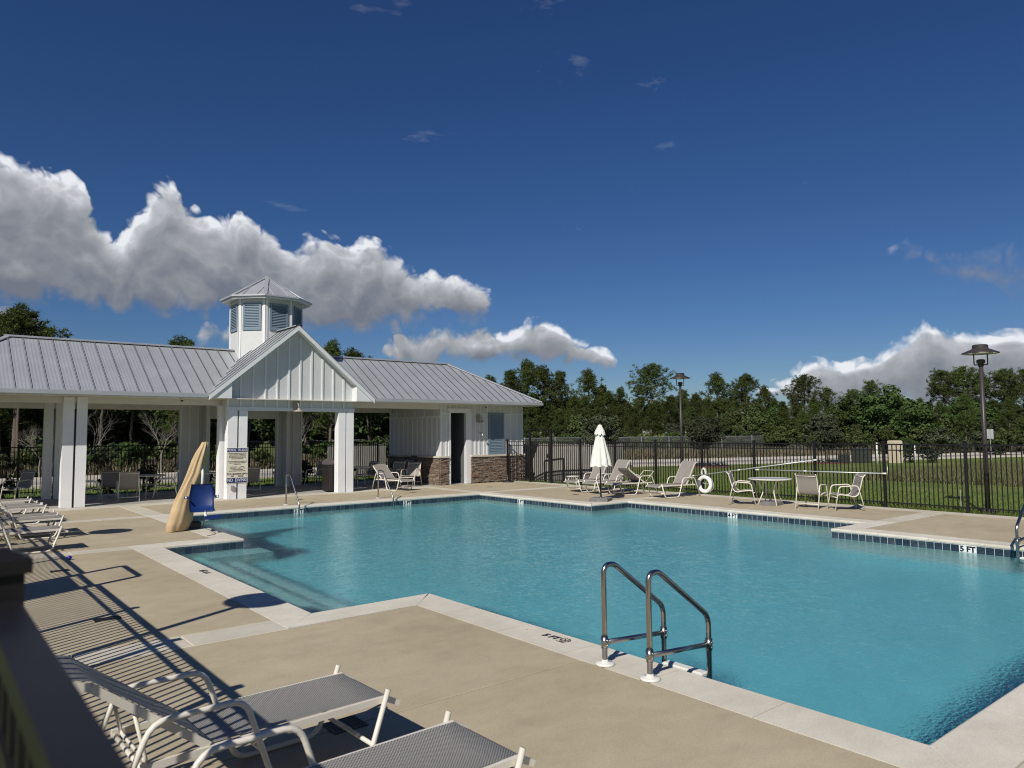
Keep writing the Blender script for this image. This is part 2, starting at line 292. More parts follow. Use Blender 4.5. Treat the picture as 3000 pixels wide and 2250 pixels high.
# ------------------------------------------------------------------ mesh builder
class MB:
    def __init__(s): s.v = []; s.f = []; s.mi = []; s.uv = {}
    def quad(s, a, b, c, d, mi=0):
        n = len(s.v); s.v += [tuple(a), tuple(b), tuple(c), tuple(d)]; s.f.append((n, n+1, n+2, n+3)); s.mi.append(mi)
    def poly(s, pts, mi=0):
        n = len(s.v); s.v += [tuple(p) for p in pts]; s.f.append(tuple(range(n, n+len(pts)))); s.mi.append(mi)
    def box(s, x0, y0, z0, x1, y1, z1, mi=0):
        n = len(s.v)
        s.v += [(x0, y0, z0), (x1, y0, z0), (x1, y1, z0), (x0, y1, z0), (x0, y0, z1), (x1, y0, z1), (x1, y1, z1), (x0, y1, z1)]
        for f in ((0, 3, 2, 1), (4, 5, 6, 7), (0, 1, 5, 4), (1, 2, 6, 5), (2, 3, 7, 6), (3, 0, 4, 7)):
            s.f.append(tuple(n+i for i in f)); s.mi.append(mi)
    def cbox(s, x0, y0, z0, x1, y1, z1, c=.01, mi=0):           # box with chamfered top edges
        n = len(s.v)
        s.v += [(x0, y0, z0), (x1, y0, z0), (x1, y1, z0), (x0, y1, z0), (x0, y0, z1-c), (x1, y0, z1-c), (x1, y1, z1-c), (x0, y1, z1-c),
                (x0+c, y0+c, z1), (x1-c, y0+c, z1), (x1-c, y1-c, z1), (x0+c, y1-c, z1)]
        for f in ((0, 3, 2, 1), (0, 1, 5, 4), (1, 2, 6, 5), (2, 3, 7, 6), (3, 0, 4, 7), (4, 5, 9, 8), (5, 6, 10, 9), (6, 7, 11, 10), (7, 4, 8, 11), (8, 9, 10, 11)):
            s.f.append(tuple(n+i for i in f)); s.mi.append(mi)
    def prism(s, pts, off, mi=0):                                # polygon extruded by vector off
        n = len(s.v); k = len(pts); off = Vector(off)
        s.v += [tuple(p) for p in pts]+[tuple(Vector(p)+off) for p in pts]
        s.f.append(tuple(n+i for i in range(k-1, -1, -1))); s.mi.append(mi)
        s.f.append(tuple(n+k+i for i in range(k))); s.mi.append(mi)
        for i in range(k):
            j = (i+1) % k; s.f.append((n+i, n+j, n+k+j, n+k+i)); s.mi.append(mi)
    def bar(s, a, b, w, h, up=(0, 0, 1), mi=0):                  # rectangular bar from a to b
        a = Vector(a); b = Vector(b); d = (b-a).normalized(); u = Vector(up)
        sd = d.cross(u)
        if sd.length < 1e-4: sd = d.cross(Vector((1, 0, 0)))
        sd.normalize(); u = sd.cross(d).normalized()
        n = len(s.v)
        for p in (a, b):
            for x, y in ((-1, -1), (1, -1), (1, 1), (-1, 1)):
                s.v.append(tuple(p+sd*(x*w/2)+u*(y*h/2)))
        for f in ((0, 1, 2, 3), (7, 6, 5, 4), (0, 4, 5, 1), (1, 5, 6, 2), (2, 6, 7, 3), (3, 7, 4, 0)):
            s.f.append(tuple(n+i for i in f)); s.mi.append(mi)
    def tube(s, pts, r, seg=8, fillet=0., closed=False, mi=0, cap=True, steps=4, r1=None):
        P = [Vector(p) for p in pts]
        if fillet:
            Q = [P[0]]
            for i in range(1, len(P)-1):
                a, b, c = P[i-1], P[i], P[i+1]; f = min(fillet, (a-b).length*.49, (c-b).length*.49)
                p0 = b+(a-b).normalized()*f; p1 = b+(c-b).normalized()*f
                for k in range(steps+1):
                    t = k/steps; Q.append(p0*(1-t)**2+b*2*t*(1-t)+p1*t*t)
            Q.append(P[-1]); P = Q
        n0 = len(s.v); m = len(P); prev = None
        for i, p in enumerate(P):
            if closed: d = (P[(i+1) % m]-P[i-1])
            else: d = (P[min(i+1, m-1)]-P[max(i-1, 0)])
            d = d.normalized() if d.length > 1e-9 else Vector((0, 0, 1))
            if prev is None:
                u = d.cross(Vector((0, 0, 1)));
                if u.length < 1e-3: u = d.cross(Vector((1, 0, 0)))
                u.normalize()
            else:
                u = prev-d*prev.dot(d); u.normalize()
            prev = u; w = d.cross(u)
            rr = r if r1 is None else r+(r1-r)*i/(m-1)
            for k in range(seg):
                a = 2*math.pi*k/seg; s.v.append(tuple(p+u*(math.cos(a)*rr)+w*(math.sin(a)*rr)))
        for i in range(m if closed else m-1):
            for k in range(seg):
                a = n0+i*seg+k; b = n0+i*seg+(k+1) % seg; j = (i+1) % m
                s.f.append((a, b, n0+j*seg+(k+1) % seg, n0+j*seg+k)); s.mi.append(mi)
        if cap and not closed:
            s.f.append(tuple(n0+k for k in range(seg-1, -1, -1))); s.mi.append(mi)
            s.f.append(tuple(n0+(m-1)*seg+k for k in range(seg))); s.mi.append(mi)
    def lathe(s, prof, seg=16, c=(0, 0, 0), mi=0):
        n0 = len(s.v); c = Vector(c)
        for (r, z) in prof:
            for k in range(seg):
                a = 2*math.pi*k/seg; s.v.append((c.x+r*math.cos(a), c.y+r*math.sin(a), c.z+z))
        for i in range(len(prof)-1):
            for k in range(seg):
                a = n0+i*seg+k; b = n0+i*seg+(k+1) % seg
                s.f.append((a, b, b+seg, a+seg)); s.mi.append(mi)
        if prof[0][0] > 1e-5: s.f.append(tuple(n0+k for k in range(seg-1, -1, -1))); s.mi.append(mi)
        if prof[-1][0] > 1e-5: s.f.append(tuple(n0+(len(prof)-1)*seg+k for k in range(seg))); s.mi.append(mi)
    def mesh(s, name, mats, smooth=False):
        me = bpy.data.meshes.new(name); me.from_pydata(s.v, [], s.f)
        for m in (mats if isinstance(mats, (list, tuple)) else [mats]): me.materials.append(m)
        if any(s.mi): me.polygons.foreach_set('material_index', s.mi)
        if smooth:
            me.shade_smooth()
        me.update(); return me

def link(name, me, parent=None, loc=None, rz=0):
    o = bpy.data.objects.new(name, me); COL.objects.link(o)
    if parent is not None: o.parent = parent
    if loc is not None: o.location = loc
    if rz: o.rotation_euler = (0, 0, rz)
    return o
def part(name, mb, mats, parent=None, smooth=False):
    return link(name, mb.mesh(name, mats, smooth), parent)
def smooth_angle(o, deg=40):
    me = o.data; me.shade_smooth()
    try: me.set_sharp_from_angle(angle=R(deg))
    except Exception: pass
    return o
def tag(o, label, cat, group=None):
    o['label'] = label; o['category'] = cat
    if group: o['group'] = group
    return o
def thing(name, label, cat, loc=(0, 0, 0), rz=0, group=None):
    o = bpy.data.objects.new(name, None); COL.objects.link(o); o.location = loc; o.rotation_euler = (0, 0, rz); o.empty_display_size = .2
    return tag(o, label, cat, group)
def struct(o): o['kind'] = 'structure'; return o
def stuff(o): o['kind'] = 'stuff'; return o
CH = {}
def kids(o):
    return [c for c in bpy.data.objects if c.parent == o]
def copy_tree(root, loc, rz, label=None, group=None, tree=None):
    tree = tree or TREES[root.name]
    r = root.copy(); COL.objects.link(r); r.location = loc; r.rotation_euler = (0, 0, rz)
    if label: r['label'] = label
    if group: r['group'] = group
    for ch, gs in tree:
        c = ch.copy(); COL.objects.link(c); c.parent = r
        for gch in gs:
            d = gch.copy(); COL.objects.link(d); d.parent = c
    return r
TREES = {}
def remember(root):
    TREES[root.name] = [(c, kids(c)) for c in kids(root)]
    return root
def text_mesh(body, size, mat_, align='CENTER', extrude=.001, sx=1.0, bold=0.):
    cu = bpy.data.curves.new('lettering', 'FONT'); cu.body = body; cu.size = size; cu.align_x = align; cu.align_y = 'CENTER'; cu.extrude = extrude; cu.offset = bold
    cu.resolution_u = 3
    ob = bpy.data.objects.new('lettering', cu); COL.objects.link(ob)
    dg = bpy.context.evaluated_depsgraph_get(); me = bpy.data.meshes.new_from_object(ob.evaluated_get(dg))
    bpy.data.objects.remove(ob); bpy.data.curves.remove(cu)
    me.materials.clear(); me.materials.append(mat_)
    if sx != 1.0: me.transform(Matrix.Diagonal((sx, 1, 1, 1)))
    return me

rnd = random.Random(11)
# ------------------------------------------------------------------ ground, road, deck, pool
def grid_sheet(name, x0, y0, x1, y1, nx, ny, zf, mats):
    mb = MB()
    for j in range(ny+1):
        for i in range(nx+1):
            x = x0+(x1-x0)*i/nx; y = y0+(y1-y0)*j/ny; mb.v.append((x, y, zf(x, y)))
    for j in range(ny):
        for i in range(nx):
            a = j*(nx+1)+i; mb.f.append((a, a+1, a+nx+2, a+nx+1)); mb.mi.append(0)
    return part(name, mb, mats, smooth=True)
def hole_sheet(name, outer, hole, z, m_):
    x0, y0, x1, y1 = outer; a0, b0, a1, b1 = hole; mb = MB()
    for (p, q, r, s_) in ((x0, y0, x1, b0), (x0, b1, x1, y1), (x0, b0, a0, b1), (a1, b0, x1, b1)):
        mb.quad((p, q, z), (r, q, z), (r, s_, z), (p, s_, z))
    return part(name, mb, m_)
def ground_mat():
    m = bpy.data.materials.new('grass_ground'); m.use_nodes = True; nt = m.node_tree; N = nt.nodes; L = nt.links
    p = N['Principled BSDF']; p.inputs['Roughness'].default_value = .95; p.inputs['Specular IOR Level'].default_value = .1
    g = N.new('ShaderNodeNewGeometry')
    def noi(s, d):
        n = N.new('ShaderNodeTexNoise'); n.inputs['Scale'].default_value = s; n.inputs['Detail'].default_value = d; n.inputs['Roughness'].default_value = .65; L.new(g.outputs['Position'], n.inputs['Vector']); return n.outputs['Fac']
    r1 = N.new('ShaderNodeValToRGB'); L.new(noi(.35, 8), r1.inputs[0]); e = r1.color_ramp.elements
    e[0].position = .35; e[0].color = (.115, .150, .040, 1); e[1].position = .70; e[1].color = (.245, .235, .105, 1); x = e.new(.52); x.color = (.15, .19, .052, 1)
    r2 = N.new('ShaderNodeValToRGB'); L.new(noi(9, 6), r2.inputs[0]); e = r2.color_ramp.elements
    e[0].position = .3; e[0].color = (.5, .5, .5, 1); e[1].position = .7; e[1].color = (1.25, 1.25, 1.2, 1)
    mx = N.new('ShaderNodeMix'); mx.data_type = 'RGBA'; mx.blend_type = 'MULTIPLY'; mx.inputs['Factor'].default_value = 1
    L.new(r1.outputs[0], mx.inputs['A']); L.new(r2.outputs[0], mx.inputs['B']); L.new(mx.outputs['Result'], p.inputs['Base Color'])
    b = N.new('ShaderNodeBump'); b.inputs['Strength'].default_value = .7; b.inputs['Distance'].default_value = .06; L.new(noi(14, 5), b.inputs['Height']); L.new(b.outputs[0], p.inputs['Normal'])
    return m
M_GROUND = ground_mat()
PX = (0.25, 19.60)
struct(hole_sheet('ground', (-900, -900, 900, 900), (0.24, -3.0, 19.62, 28.4), -.10, M_GROUND))

# road curving round the site, with kerbs
RC = [(-60, 37.6), (-10, 37.6), (10, 37.4), (22, 36.4), (32, 33.4), (42, 29.6), (52, 26.2), (66, 21.5), (110, 6)]
def catmull(pts, n=6):
    out = []
    P = [Vector((x, y, 0)) for x, y in pts]
    for i in range(len(P)-1):
        a = P[max(i-1, 0)]; b = P[i]; c = P[i+1]; d = P[min(i+2, len(P)-1)]
        for k in range(n):
            t = k/n; out.append(.5*((2*b)+(c-a)*t+(2*a-5*b+4*c-d)*t*t+(3*b-a-3*c+d)*t**3))
    out.append(P[-1]); return out
rc = catmull(RC)
def ribbon(name, o0, o1, z0, z1, m_, box=False):
    mb = MB(); L_ = []
    for i, p in enumerate(rc):
        d = (rc[min(i+1, len(rc)-1)]-rc[max(i-1, 0)]).normalized(); n = Vector((-d.y, d.x, 0)); L_.append((p+n*o0, p+n*o1))
    for i in range(len(L_)-1):
        (a, b), (c, d) = L_[i], L_[i+1]
        up = Vector((0, 0, z1)); lo = Vector((0, 0, z0))
        mb.quad(a+up, c+up, d+up, b+up)
        if box:
            mb.quad(a+lo, c+lo, c+up, a+up); mb.quad(b+up, d+up, d+lo, b+lo)
    return part(name, mb, m_)
road = struct(ribbon('road', -2.5, 2.5, -.096, -.096, M_ROAD))
for o0, o1 in ((-2.95, -2.5), (2.5, 2.95)):
    link_ = ribbon('kerb', o0, o1, -.12, .02, M_KERB, True); link_.parent = road
struct(ribbon('sidewalk', 4.6, 6.0, -.12, -.06, M_KERB, True))

# ---- deck
deck = struct(hole_sheet('pool_deck', (0.25, -3.0, 19.6, 28.3), (3.02, 1.6, 16.6, 20.1), -.03, M_JOINT))
def slab(x0, y0, x1, y1, m_, nx=1, ny=1, name='slab', c=.005, gap=.0065, z1=0.0):
    for i in range(nx):
        for j in range(ny):
            a = x0+(x1-x0)*i/nx; b = x0+(x1-x0)*(i+1)/nx; p = y0+(y1-y0)*j/ny; q = y0+(y1-y0)*(j+1)/ny
            mb = MB(); mb.cbox(a+gap, p+gap, -.08, b-gap, q-gap, z1, c); part(name, mb, m_, deck)
g3 = ((0.25, 4.62),)
slab(.25, -3, 4.62, 1.9, M_DECK); slab(.25, 1.9, 4.62, 4.725, M_DECK); slab(.25, 4.725, 4.62, 7.42, M_DECK)
slab(.25, 7.88, 3.07, 14.35, M_DECK, 1, 1); slab(.25, 14.79, 4.54, 19.62, M_DECK, 1, 1)
slab(.25, 20.06, 4.54, 22.9, M_DECK, 1, 1); slab(5.0, 20.06, 14.62, 22.9, M_DECK, 2, 1)
slab(15.06, 20.06, 19.05, 23.6, M_DECK, 1, 1); slab(15.06, 14.91, 19.05, 19.62, M_DECK)
slab(16.56, 7.6, 19.05, 14.45, M_DECK, 1, 2); slab(15.06, -3, 19.05, 7.14, M_DECK, 1, 3)
slab(4.62, -3, 15.06, 0.75, M_DECK, 3, 1)
slab(4.62, .75, 15.06, 1.59, M_BAND, 5, 1, 'band')
slab(.25, 7.42, 3.07, 7.88, M_BAND, 3, 1, 'band'); slab(.25, 14.35, 3.07, 14.79, M_BAND, 3, 1, 'band')
slab(.25, 19.62, 4.54, 20.06, M_BAND, 4, 1, 'band'); slab(4.54, 20.06, 5.0, 22.9, M_BAND, 1, 3, 'band')
slab(14.62, 20.06, 15.06, 22.9, M_BAND, 1, 3, 'band'); slab(15.06, 19.62, 19.05, 20.06, M_BAND, 4, 1, 'band')
slab(16.56, 7.14, 19.05, 7.6, M_BAND, 3, 1, 'band'); slab(16.56, 14.45, 19.05, 14.91, M_BAND, 3, 1, 'band')
slab(19.05, -3, 19.6, 23.6, M_BAND, 1, 14, 'band')
slab(.25, 22.9, 15.06, 23.62, M_BAND, 8, 1, 'band')
slab(.25, 23.62, 15.75, 28.3, M_PAVF, 3, 2, 'slab')

POOL = [(5.08, 2.05), (14.6, 2.05), (14.6, 7.6), (16.1, 7.6), (16.1, 14.45), (14.6, 14.45), (14.6, 19.6), (5.0, 19.6), (5.0, 14.35), (3.53, 14.35), (3.53, 7.9), (5.08, 7.9)]
NP = len(POOL)
def edge_n(i):
    a = Vector(POOL[i]); b = Vector(POOL[(i+1) % NP]); d = (b-a).normalized(); return Vector((d.y, -d.x))
OUTER = []
for i in range(NP):
    n1, n2 = edge_n(i-1), edge_n(i); OUTER.append(Vector(POOL[i])+(n1+n2)*.46)
def coping_piece(pi0, po0, pi1, po1, nrm):
    mb = MB()
    prof = [(.0, -.058), (-.007, -.048), (-.008, -.022), (-.003, -.007), (.012, 0.0)]
    secs = []
    for pi, po in ((pi0, po0), (pi1, po1)):
        u = (po-pi); sec = [(pi.x+nrm.x*t, pi.y+nrm.y*t, z) for t, z in prof]
        sec += [(po.x-nrm.x*.004, po.y-nrm.y*.004, 0.0), (po.x-nrm.x*.004, po.y-nrm.y*.004, -.058)]; secs.append(sec)
    n = len(mb.v); k = len(secs[0]); mb.v += secs[0]+secs[1]
    for i in range(k):
        j = (i+1) % k; mb.f.append((n+j, n+i, n+k+i, n+k+j)); mb.mi.append(0)
    mb.f.append(tuple(n+i for i in range(k))); mb.mi.append(0); mb.f.append(tuple(n+k+i for i in range(k-1, -1, -1))); mb.mi.append(0)
    return mb
coping = struct(bpy.data.objects.new('coping', None)); COL.objects.link(coping)
for i in range(NP):
    a, b = Vector(POOL[i]), Vector(POOL[(i+1) % NP]); oa, ob = OUTER[i], OUTER[(i+1) % NP]; nrm = edge_n(i)
    Lg = (b-a).length; k = max(1, round(Lg/.95)); d = (b-a)/Lg
    for j in range(k):
        p0 = a+d*(Lg*j/k); p1 = a+d*(Lg*(j+1)/k)
        q0 = oa if j == 0 else p0+nrm*.46; q1 = ob if j == k-1 else p1+nrm*.46
        e0 = d*(.003 if j else .0); e1 = d*(.003 if j < k-1 else .0)
        part('coping_stone', coping_piece(p0+e0, q0+e0, p1-e1, q1-e1, nrm), M_COPE, coping)

WZ = -.185
def floor_z(x, y): return -1.12-(19.6-y)/17.55*.55
M_PLASTER = mat('pale_pool_plaster', (.68, .78, .73), .8, var=.05, vscale=2.0)
M_STEP = mat('aqua_step_plaster', (.40, .66, .67), .8, var=.05, vscale=2.0)
M_PFLOOR = mat('aqua_pool_floor', (.225, .66, .735), .8, var=.06, vscale=1.2)
pool = MB()
pin = [Vector(p) for p in POOL]
for i in range(NP):
    a, b = pin[i], pin[(i+1) % NP]; n = edge_n(i)*.003
    pool.quad((b.x+n.x, b.y+n.y, -.055), (a.x+n.x, a.y+n.y, -.055), (a.x+n.x, a.y+n.y, -.205), (b.x+n.x, b.y+n.y, -.205), 1)
    pool.quad((b.x, b.y, -.2), (a.x, a.y, -.2), (a.x, a.y, -1.9), (b.x, b.y, -1.9), 0)
    pool.quad((b.x, b.y, -.2), (b.x+n.x, b.y+n.y, -.2), (a.x+n.x, a.y+n.y, -.2), (a.x, a.y, -.2), 1)
x0, x1, y0, y1 = 3.5, 16.15, 2.0, 19.65
pool.quad((x0, y0, floor_z(0, y0)), (x1, y0, floor_z(0, y0)), (x1, y1, floor_z(0, y1)), (x0, y1, floor_z(0, y1)), 2)
pool_o = struct(part('pool_basin', pool, [M_PLASTER, M_GROUT, M_PFLOOR])); pool_o.cycles.is_caustics_receiver = True
# entry steps in the left bay, corner bench in the right bay, ledge by the spur
def step(name, x0, y0, x1, y1, z):
    mb = MB(); mb.cbox(x0, y0, -1.75, x1, y1, z, .03); o = part(name, mb, M_STEP, pool_o); o.cycles.is_caustics_receiver = True
for k in range(3):
    step('pool_step', 3.531+.40*k, 7.901, 3.531+.40*(k+1), 14.349, -.44-.24*k)
step('pool_bench', 4.2, 13.7, 5.35, 14.349, -.30)
step('pool_bench', 14.9, 7.601, 16.099, 8.05, -.38)
# waterline tiles
TW = .1385
MARKS = []
def tiles_on(i, visible, marks=()):
    a, b = pin[i], pin[(i+1) % NP]; d = (b-a); Lg = d.length; d = d/Lg; n = edge_n(i)
    k = round(Lg/TW); w = Lg/k; ang = math.atan2(d.y, d.x)
    skip = set()
    for (s_, txt) in marks:
        j0 = int(s_/w); skip |= {j0, j0+1}; MARKS.append((i, a+d*(w*(j0+1)), d, n, w, txt))
    if visible:
        for j in range(k):
            if j in skip: continue
            c = a+d*(w*(j+.5))
            o = link('tile', TILE_ME[rnd.randrange(4)], pool_o, (c.x, c.y, -.131), ang); o.scale = (w/TW, 1, 1); o.rotation_euler.x = rnd.uniform(-.012, .012)
    else:
        for j in range(k):
            c = a+d*(w*(j+.5)); p = c-d*(w/2-.003)+n*.012; q = c+d*(w/2-.003)-n*.0
            HID.quad((q.x, q.y, -.064), (c.x-d.x*(w/2-.003), c.y-d.y*(w/2-.003), -.064), (c.x-d.x*(w/2-.003), c.y-d.y*(w/2-.003), -.198), (q.x, q.y, -.198))
TILE_ME = []
for k in range(4):
    mb = MB(); w, h = TW/2-.0042, .0655; c = .003
    # face towards +Y local (interior is to the left of travel), bevelled
    f = [(-w, .0, -h), (w, .0, -h), (w, .0, h), (-w, .0, h)]; bk = [(x, -.011, z) for x, _, z in f]; fr = [(x*(1-c/w), .004, z*(1-c/h)) for x, _, z in f]
    nn = len(mb.v); mb.v += bk+f+fr
    for s_ in (0, 4):
        for i in range(4):
            j = (i+1) % 4; mb.f.append((nn+s_+j, nn+s_+i, nn+s_+4+i, nn+s_+4+j)); mb.mi.append(0)
    mb.f.append((nn+11, nn+10, nn+9, nn+8)); mb.mi.append(0)
    TILE_ME.append(mb.mesh('tile', M_TILE[k]))
HID = MB()
# edge indices: 0 bottom, 1 right low, 2 bay low, 3 bay right, 4 bay top, 5 right up, 6 far, 7 left up, 8 spur, 9 left bay, 10, 11 front
tiles_on(1, True, ((3.05, '5 FT'),)); tiles_on(3, True, ((3.22, '4 FT'),)); tiles_on(4, True); tiles_on(5, True, ((3.0, '3 FT'),))
tiles_on(6, True, ((2.75, '3 FT'), (6.15, '3 FT'))); tiles_on(8, True)
for i in (0, 2, 7, 9, 10, 11): tiles_on(i, False)
stuff(part('tile_band', HID, M_TILE[1], pool_o))
for (i, c, d, n, w, txt) in MARKS:
    ang = math.atan2(d.y, d.x)
    mb = MB(); mb.box(-w+.003, -.011, -.0665, w-.003, .004, .0665); o = link('depth_marker_tile', mb.mesh('depth_marker_tile', M_MARK), pool_o, (c.x, c.y, -.131), ang)
    t = text_mesh(txt, .135, M_INK, bold=.006); t.transform(Matrix.Rotation(math.pi, 4, 'Z') @ Matrix.Rotation(R(90), 4, 'X'))
    t2 = link('lettering', t, o, (0, .0055, 0))

# water
def water_mat():
    m = bpy.data.materials.new('pool_water'); m.use_nodes = True; nt = m.node_tree; N = nt.nodes; L = nt.links
    for n in list(N): N.remove(n)
    g = N.new('ShaderNodeBsdfGlass'); g.inputs['IOR'].default_value = 1.33; g.inputs['Roughness'].default_value = 0.0; g.inputs['Color'].default_value = (.84, .96, .97, 1)
    ge = N.new('ShaderNodeNewGeometry')
    def noi(s, d, st):
        mp = N.new('ShaderNodeMapping'); mp.inputs['Scale'].default_value = st; mp.inputs['Rotation'].default_value = (0, 0, R(35)); L.new(ge.outputs['Position'], mp.inputs[0])
        n = N.new('ShaderNodeTexNoise'); n.inputs['Scale'].default_value = s; n.inputs['Detail'].default_value = d; n.inputs['Roughness'].default_value = .55; L.new(mp.outputs[0], n.inputs['Vector']); return n.outputs['Fac']
    a = N.new('ShaderNodeMath'); a.operation = 'MULTIPLY_ADD'; L.new(noi(17, 4, (1, 1.7, 1)), a.inputs[0]); a.inputs[1].default_value = 1.0; L.new(noi(3.0, 2, (1, 1.3, 1)), a.inputs[2])
    b = N.new('ShaderNodeBump'); b.inputs['Strength'].default_value = 1.0; b.inputs['Distance'].default_value = .009; L.new(a.outputs[0], b.inputs['Height']); L.new(b.outputs[0], g.inputs['Normal'])
    o = N.new('ShaderNodeOutputMaterial'); L.new(g.outputs[0], o.inputs['Surface'])
    return m
from mathutils import noise as mn
def wave(x, y):
    u = x*.82+y*.57; v = -x*.57+y*.82
    return .0020*mn.noise((u*2.6, v*3.6, 0))+.0013*mn.noise((u*6.2+7, v*8.2, 3))+.0007*mn.noise((u*13, v*15+4, 9))
wm = MB()
for (x0, y0, x1, y1) in ((5.0, 2.05, 14.6, 19.6), (3.53, 7.9, 5.0, 14.35), (14.6, 7.6, 16.1, 14.45)):
    nx = max(2, round((x1-x0)/.045)); ny = round((y1-y0)/.045); n0 = len(wm.v)
    for j in range(ny+1):
        for i in range(nx+1):
            x = x0+(x1-x0)*i/nx; y = y0+(y1-y0)*j/ny; wm.v.append((x, y, WZ+wave(x, y)))
    for j in range(ny):
        for i in range(nx): a = n0+j*(nx+1)+i; wm.f.append((a, a+1, a+nx+2, a+nx+1)); wm.mi.append(0)
water = struct(part('water', wm, water_mat(), smooth=True)); water.cycles.is_caustics_caster = True
# ------------------------------------------------------------------ pavilion
pav = thing('pool_pavilion', 'white open pool pavilion with grey metal roof, gabled entry and octagonal cupola', 'pavilion', (0, 0, 0))
EY, EZ, SLP, RY = 22.95, 3.24, .615, 25.65
RZ = EZ+SLP*(RY-EY); REY = 2*RY-EY
XL0, XL1, XR1, XR0 = -.68, 2.02, 17.4, 20.35
GX, GZ, GS, GY0, GY1 = 9.66, 5.55, .84, 22.85, 28.45
def mz(y): return EZ+SLP*(y-EY)
def gz(x): return GZ-GS*abs(x-GX)
VX0 = GX-(GZ-EZ)/GS; VX1 = GX-(GZ-RZ)/GS
def top_y(x):
    if x < XL1: return EY+(x-XL0)*(RY-EY)/(XL1-XL0)
    if x > XR1: return EY+(XR0-x)*(RY-EY)/(XR0-XR1)
    return RY
def bot_y(x):
    d = abs(x-GX)
    if d < GX-VX0: return EY+(GZ-GS*d-EZ)/SLP
    return EY
def rib_profile(xa, xb):
    w = xb-xa; out = [(xa, .034), (xa+.014, .034), (xa+.020, .002)]
    k = 16
    for i in range(1, k):
        t = i/k; out.append((xa+.02+(w-.022)*t, .002+.0045*(.5-.5*math.cos(2*math.pi*4*t))))
    out.append((xb-.001, .002)); return out
def panel_main(xa, xb):
    mb = MB(); P = []
    for x, h in rib_profile(xa, xb):
        y0 = bot_y(x); y1 = top_y(x)
        if y1-y0 < .01: y1 = y0+.01
        P.append(((x, y0, mz(y0)+h), (x, y1, mz(y1)+h)))
    for (a, b), (c, d) in zip(P, P[1:]): mb.quad(a, c, d, b)
    # turned-down edge at the eave
    for (a, b), (c, d) in zip(P, P[1:]):
        if abs(a[1]-EY) < .01: mb.quad((a[0], a[1], EZ-.03), (c[0], c[1], EZ-.03), c, a)
    return mb
x = .1515
xs = []
while x < VX1-.05: xs.append(x); x += .3695
xs = [XL0+.02]+[v for v in (-.218,) ]+xs
for a in sorted(set(round(v, 4) for v in xs)):
    b = a+.3695 if a > -.4 else -.218
    part('roof_panel', panel_main(a, min(b, VX1)), M_ROOF, pav)
x = 20.308
while x > 2*GX-VX1+.05:
    a = max(x-.3683, 2*GX-VX1); part('roof_panel', panel_main(a, x), M_ROOF, pav); x -= .3683
# rear slope and hip ends
mb = MB(); mb.quad((XL0, REY, EZ), (XL1, RY, RZ), (XR1, RY, RZ), (XR0, REY, EZ)); part('rear_roof_slope', mb, M_ROOF, pav)
mb = MB(); mb.poly([(XL0, REY, EZ), (XL0, EY, EZ), (XL1, RY, RZ)]); part('hip_roof_slope', mb, M_ROOF, pav)
mb = MB(); mb.poly([(XR0, EY, EZ), (XR0, REY, EZ), (XR1, RY, RZ)]); part('hip_roof_slope', mb, M_ROOF, pav)
def cap(name, a, b, w=.20):
    a = Vector(a); b = Vector(b); d = (b-a).normalized(); s_ = d.cross(Vector((0, 0, 1))).normalized(); mb = MB(); up = Vector((0, 0, .055)); dn = Vector((0, 0, -.5*w*.5+.02))
    mb.quad(a-s_*w/2+dn+up, b-s_*w/2+dn+up, b+up, a+up); mb.quad(a+up, b+up, b+s_*w/2+dn+up, a+s_*w/2+dn+up)
    e = Vector((0, 0, -.035)); mb.quad(a-s_*w/2+dn+up+e, b-s_*w/2+dn+up+e, b-s_*w/2+dn+up, a-s_*w/2+dn+up); mb.quad(a+s_*w/2+dn+up, b+s_*w/2+dn+up, b+s_*w/2+dn+up+e, a+s_*w/2+dn+up+e)
    part(name, mb, M_ROOF, pav)
cap('ridge_cap', (XL1-.1, RY, RZ), (VX1+.05, RY, RZ)); cap('ridge_cap', (2*GX-VX1-.05, RY, RZ), (XR1+.1, RY, RZ))
cap('hip_cap', (XL0, EY, EZ), (XL1, RY, RZ)); cap('hip_cap', (XR0, EY, EZ), (XR1, RY, RZ)); cap('hip_cap', (XL0, REY, EZ), (XL1, RY, RZ)); cap('hip_cap', (XR0, REY, EZ), (XR1, RY, RZ))
cap('ridge_cap', (GX, GY0-.02, GZ), (GX, GY1, GZ), .24)
# gable roof panels
def gable_low(y):
    yy = y if y <= RY else 2*RY-y
    if yy < EY: return GX-2.80
    return GX-(GZ-mz(yy))/GS
y = GY0
while y < GY1-.05:
    yb = min(y+.4, GY1)
    for sd in (1, -1):
        mb = MB(); P = []
        for t, h in rib_profile(y, yb):
            lo = gable_low(t); xl = GX+sd*(lo-GX); P.append(((xl, t, gz(xl)+h), (GX, t, GZ+h)))
        for (a, b), (c, d) in zip(P, P[1:]):
            mb.quad(*( (a, b, d, c) if sd == 1 else (a, c, d, b)))
        part('gable_roof_panel', mb, M_ROOF, pav)
    y += .4
# valleys
for sd in (1, -1):
    mb = MB(); mb.bar((GX-sd*(GX-VX0), EY, EZ+.012), (GX-sd*(GX-VX1), RY, RZ+.012), .10, .012); part('valley_flashing', mb, M_ROOF, pav)
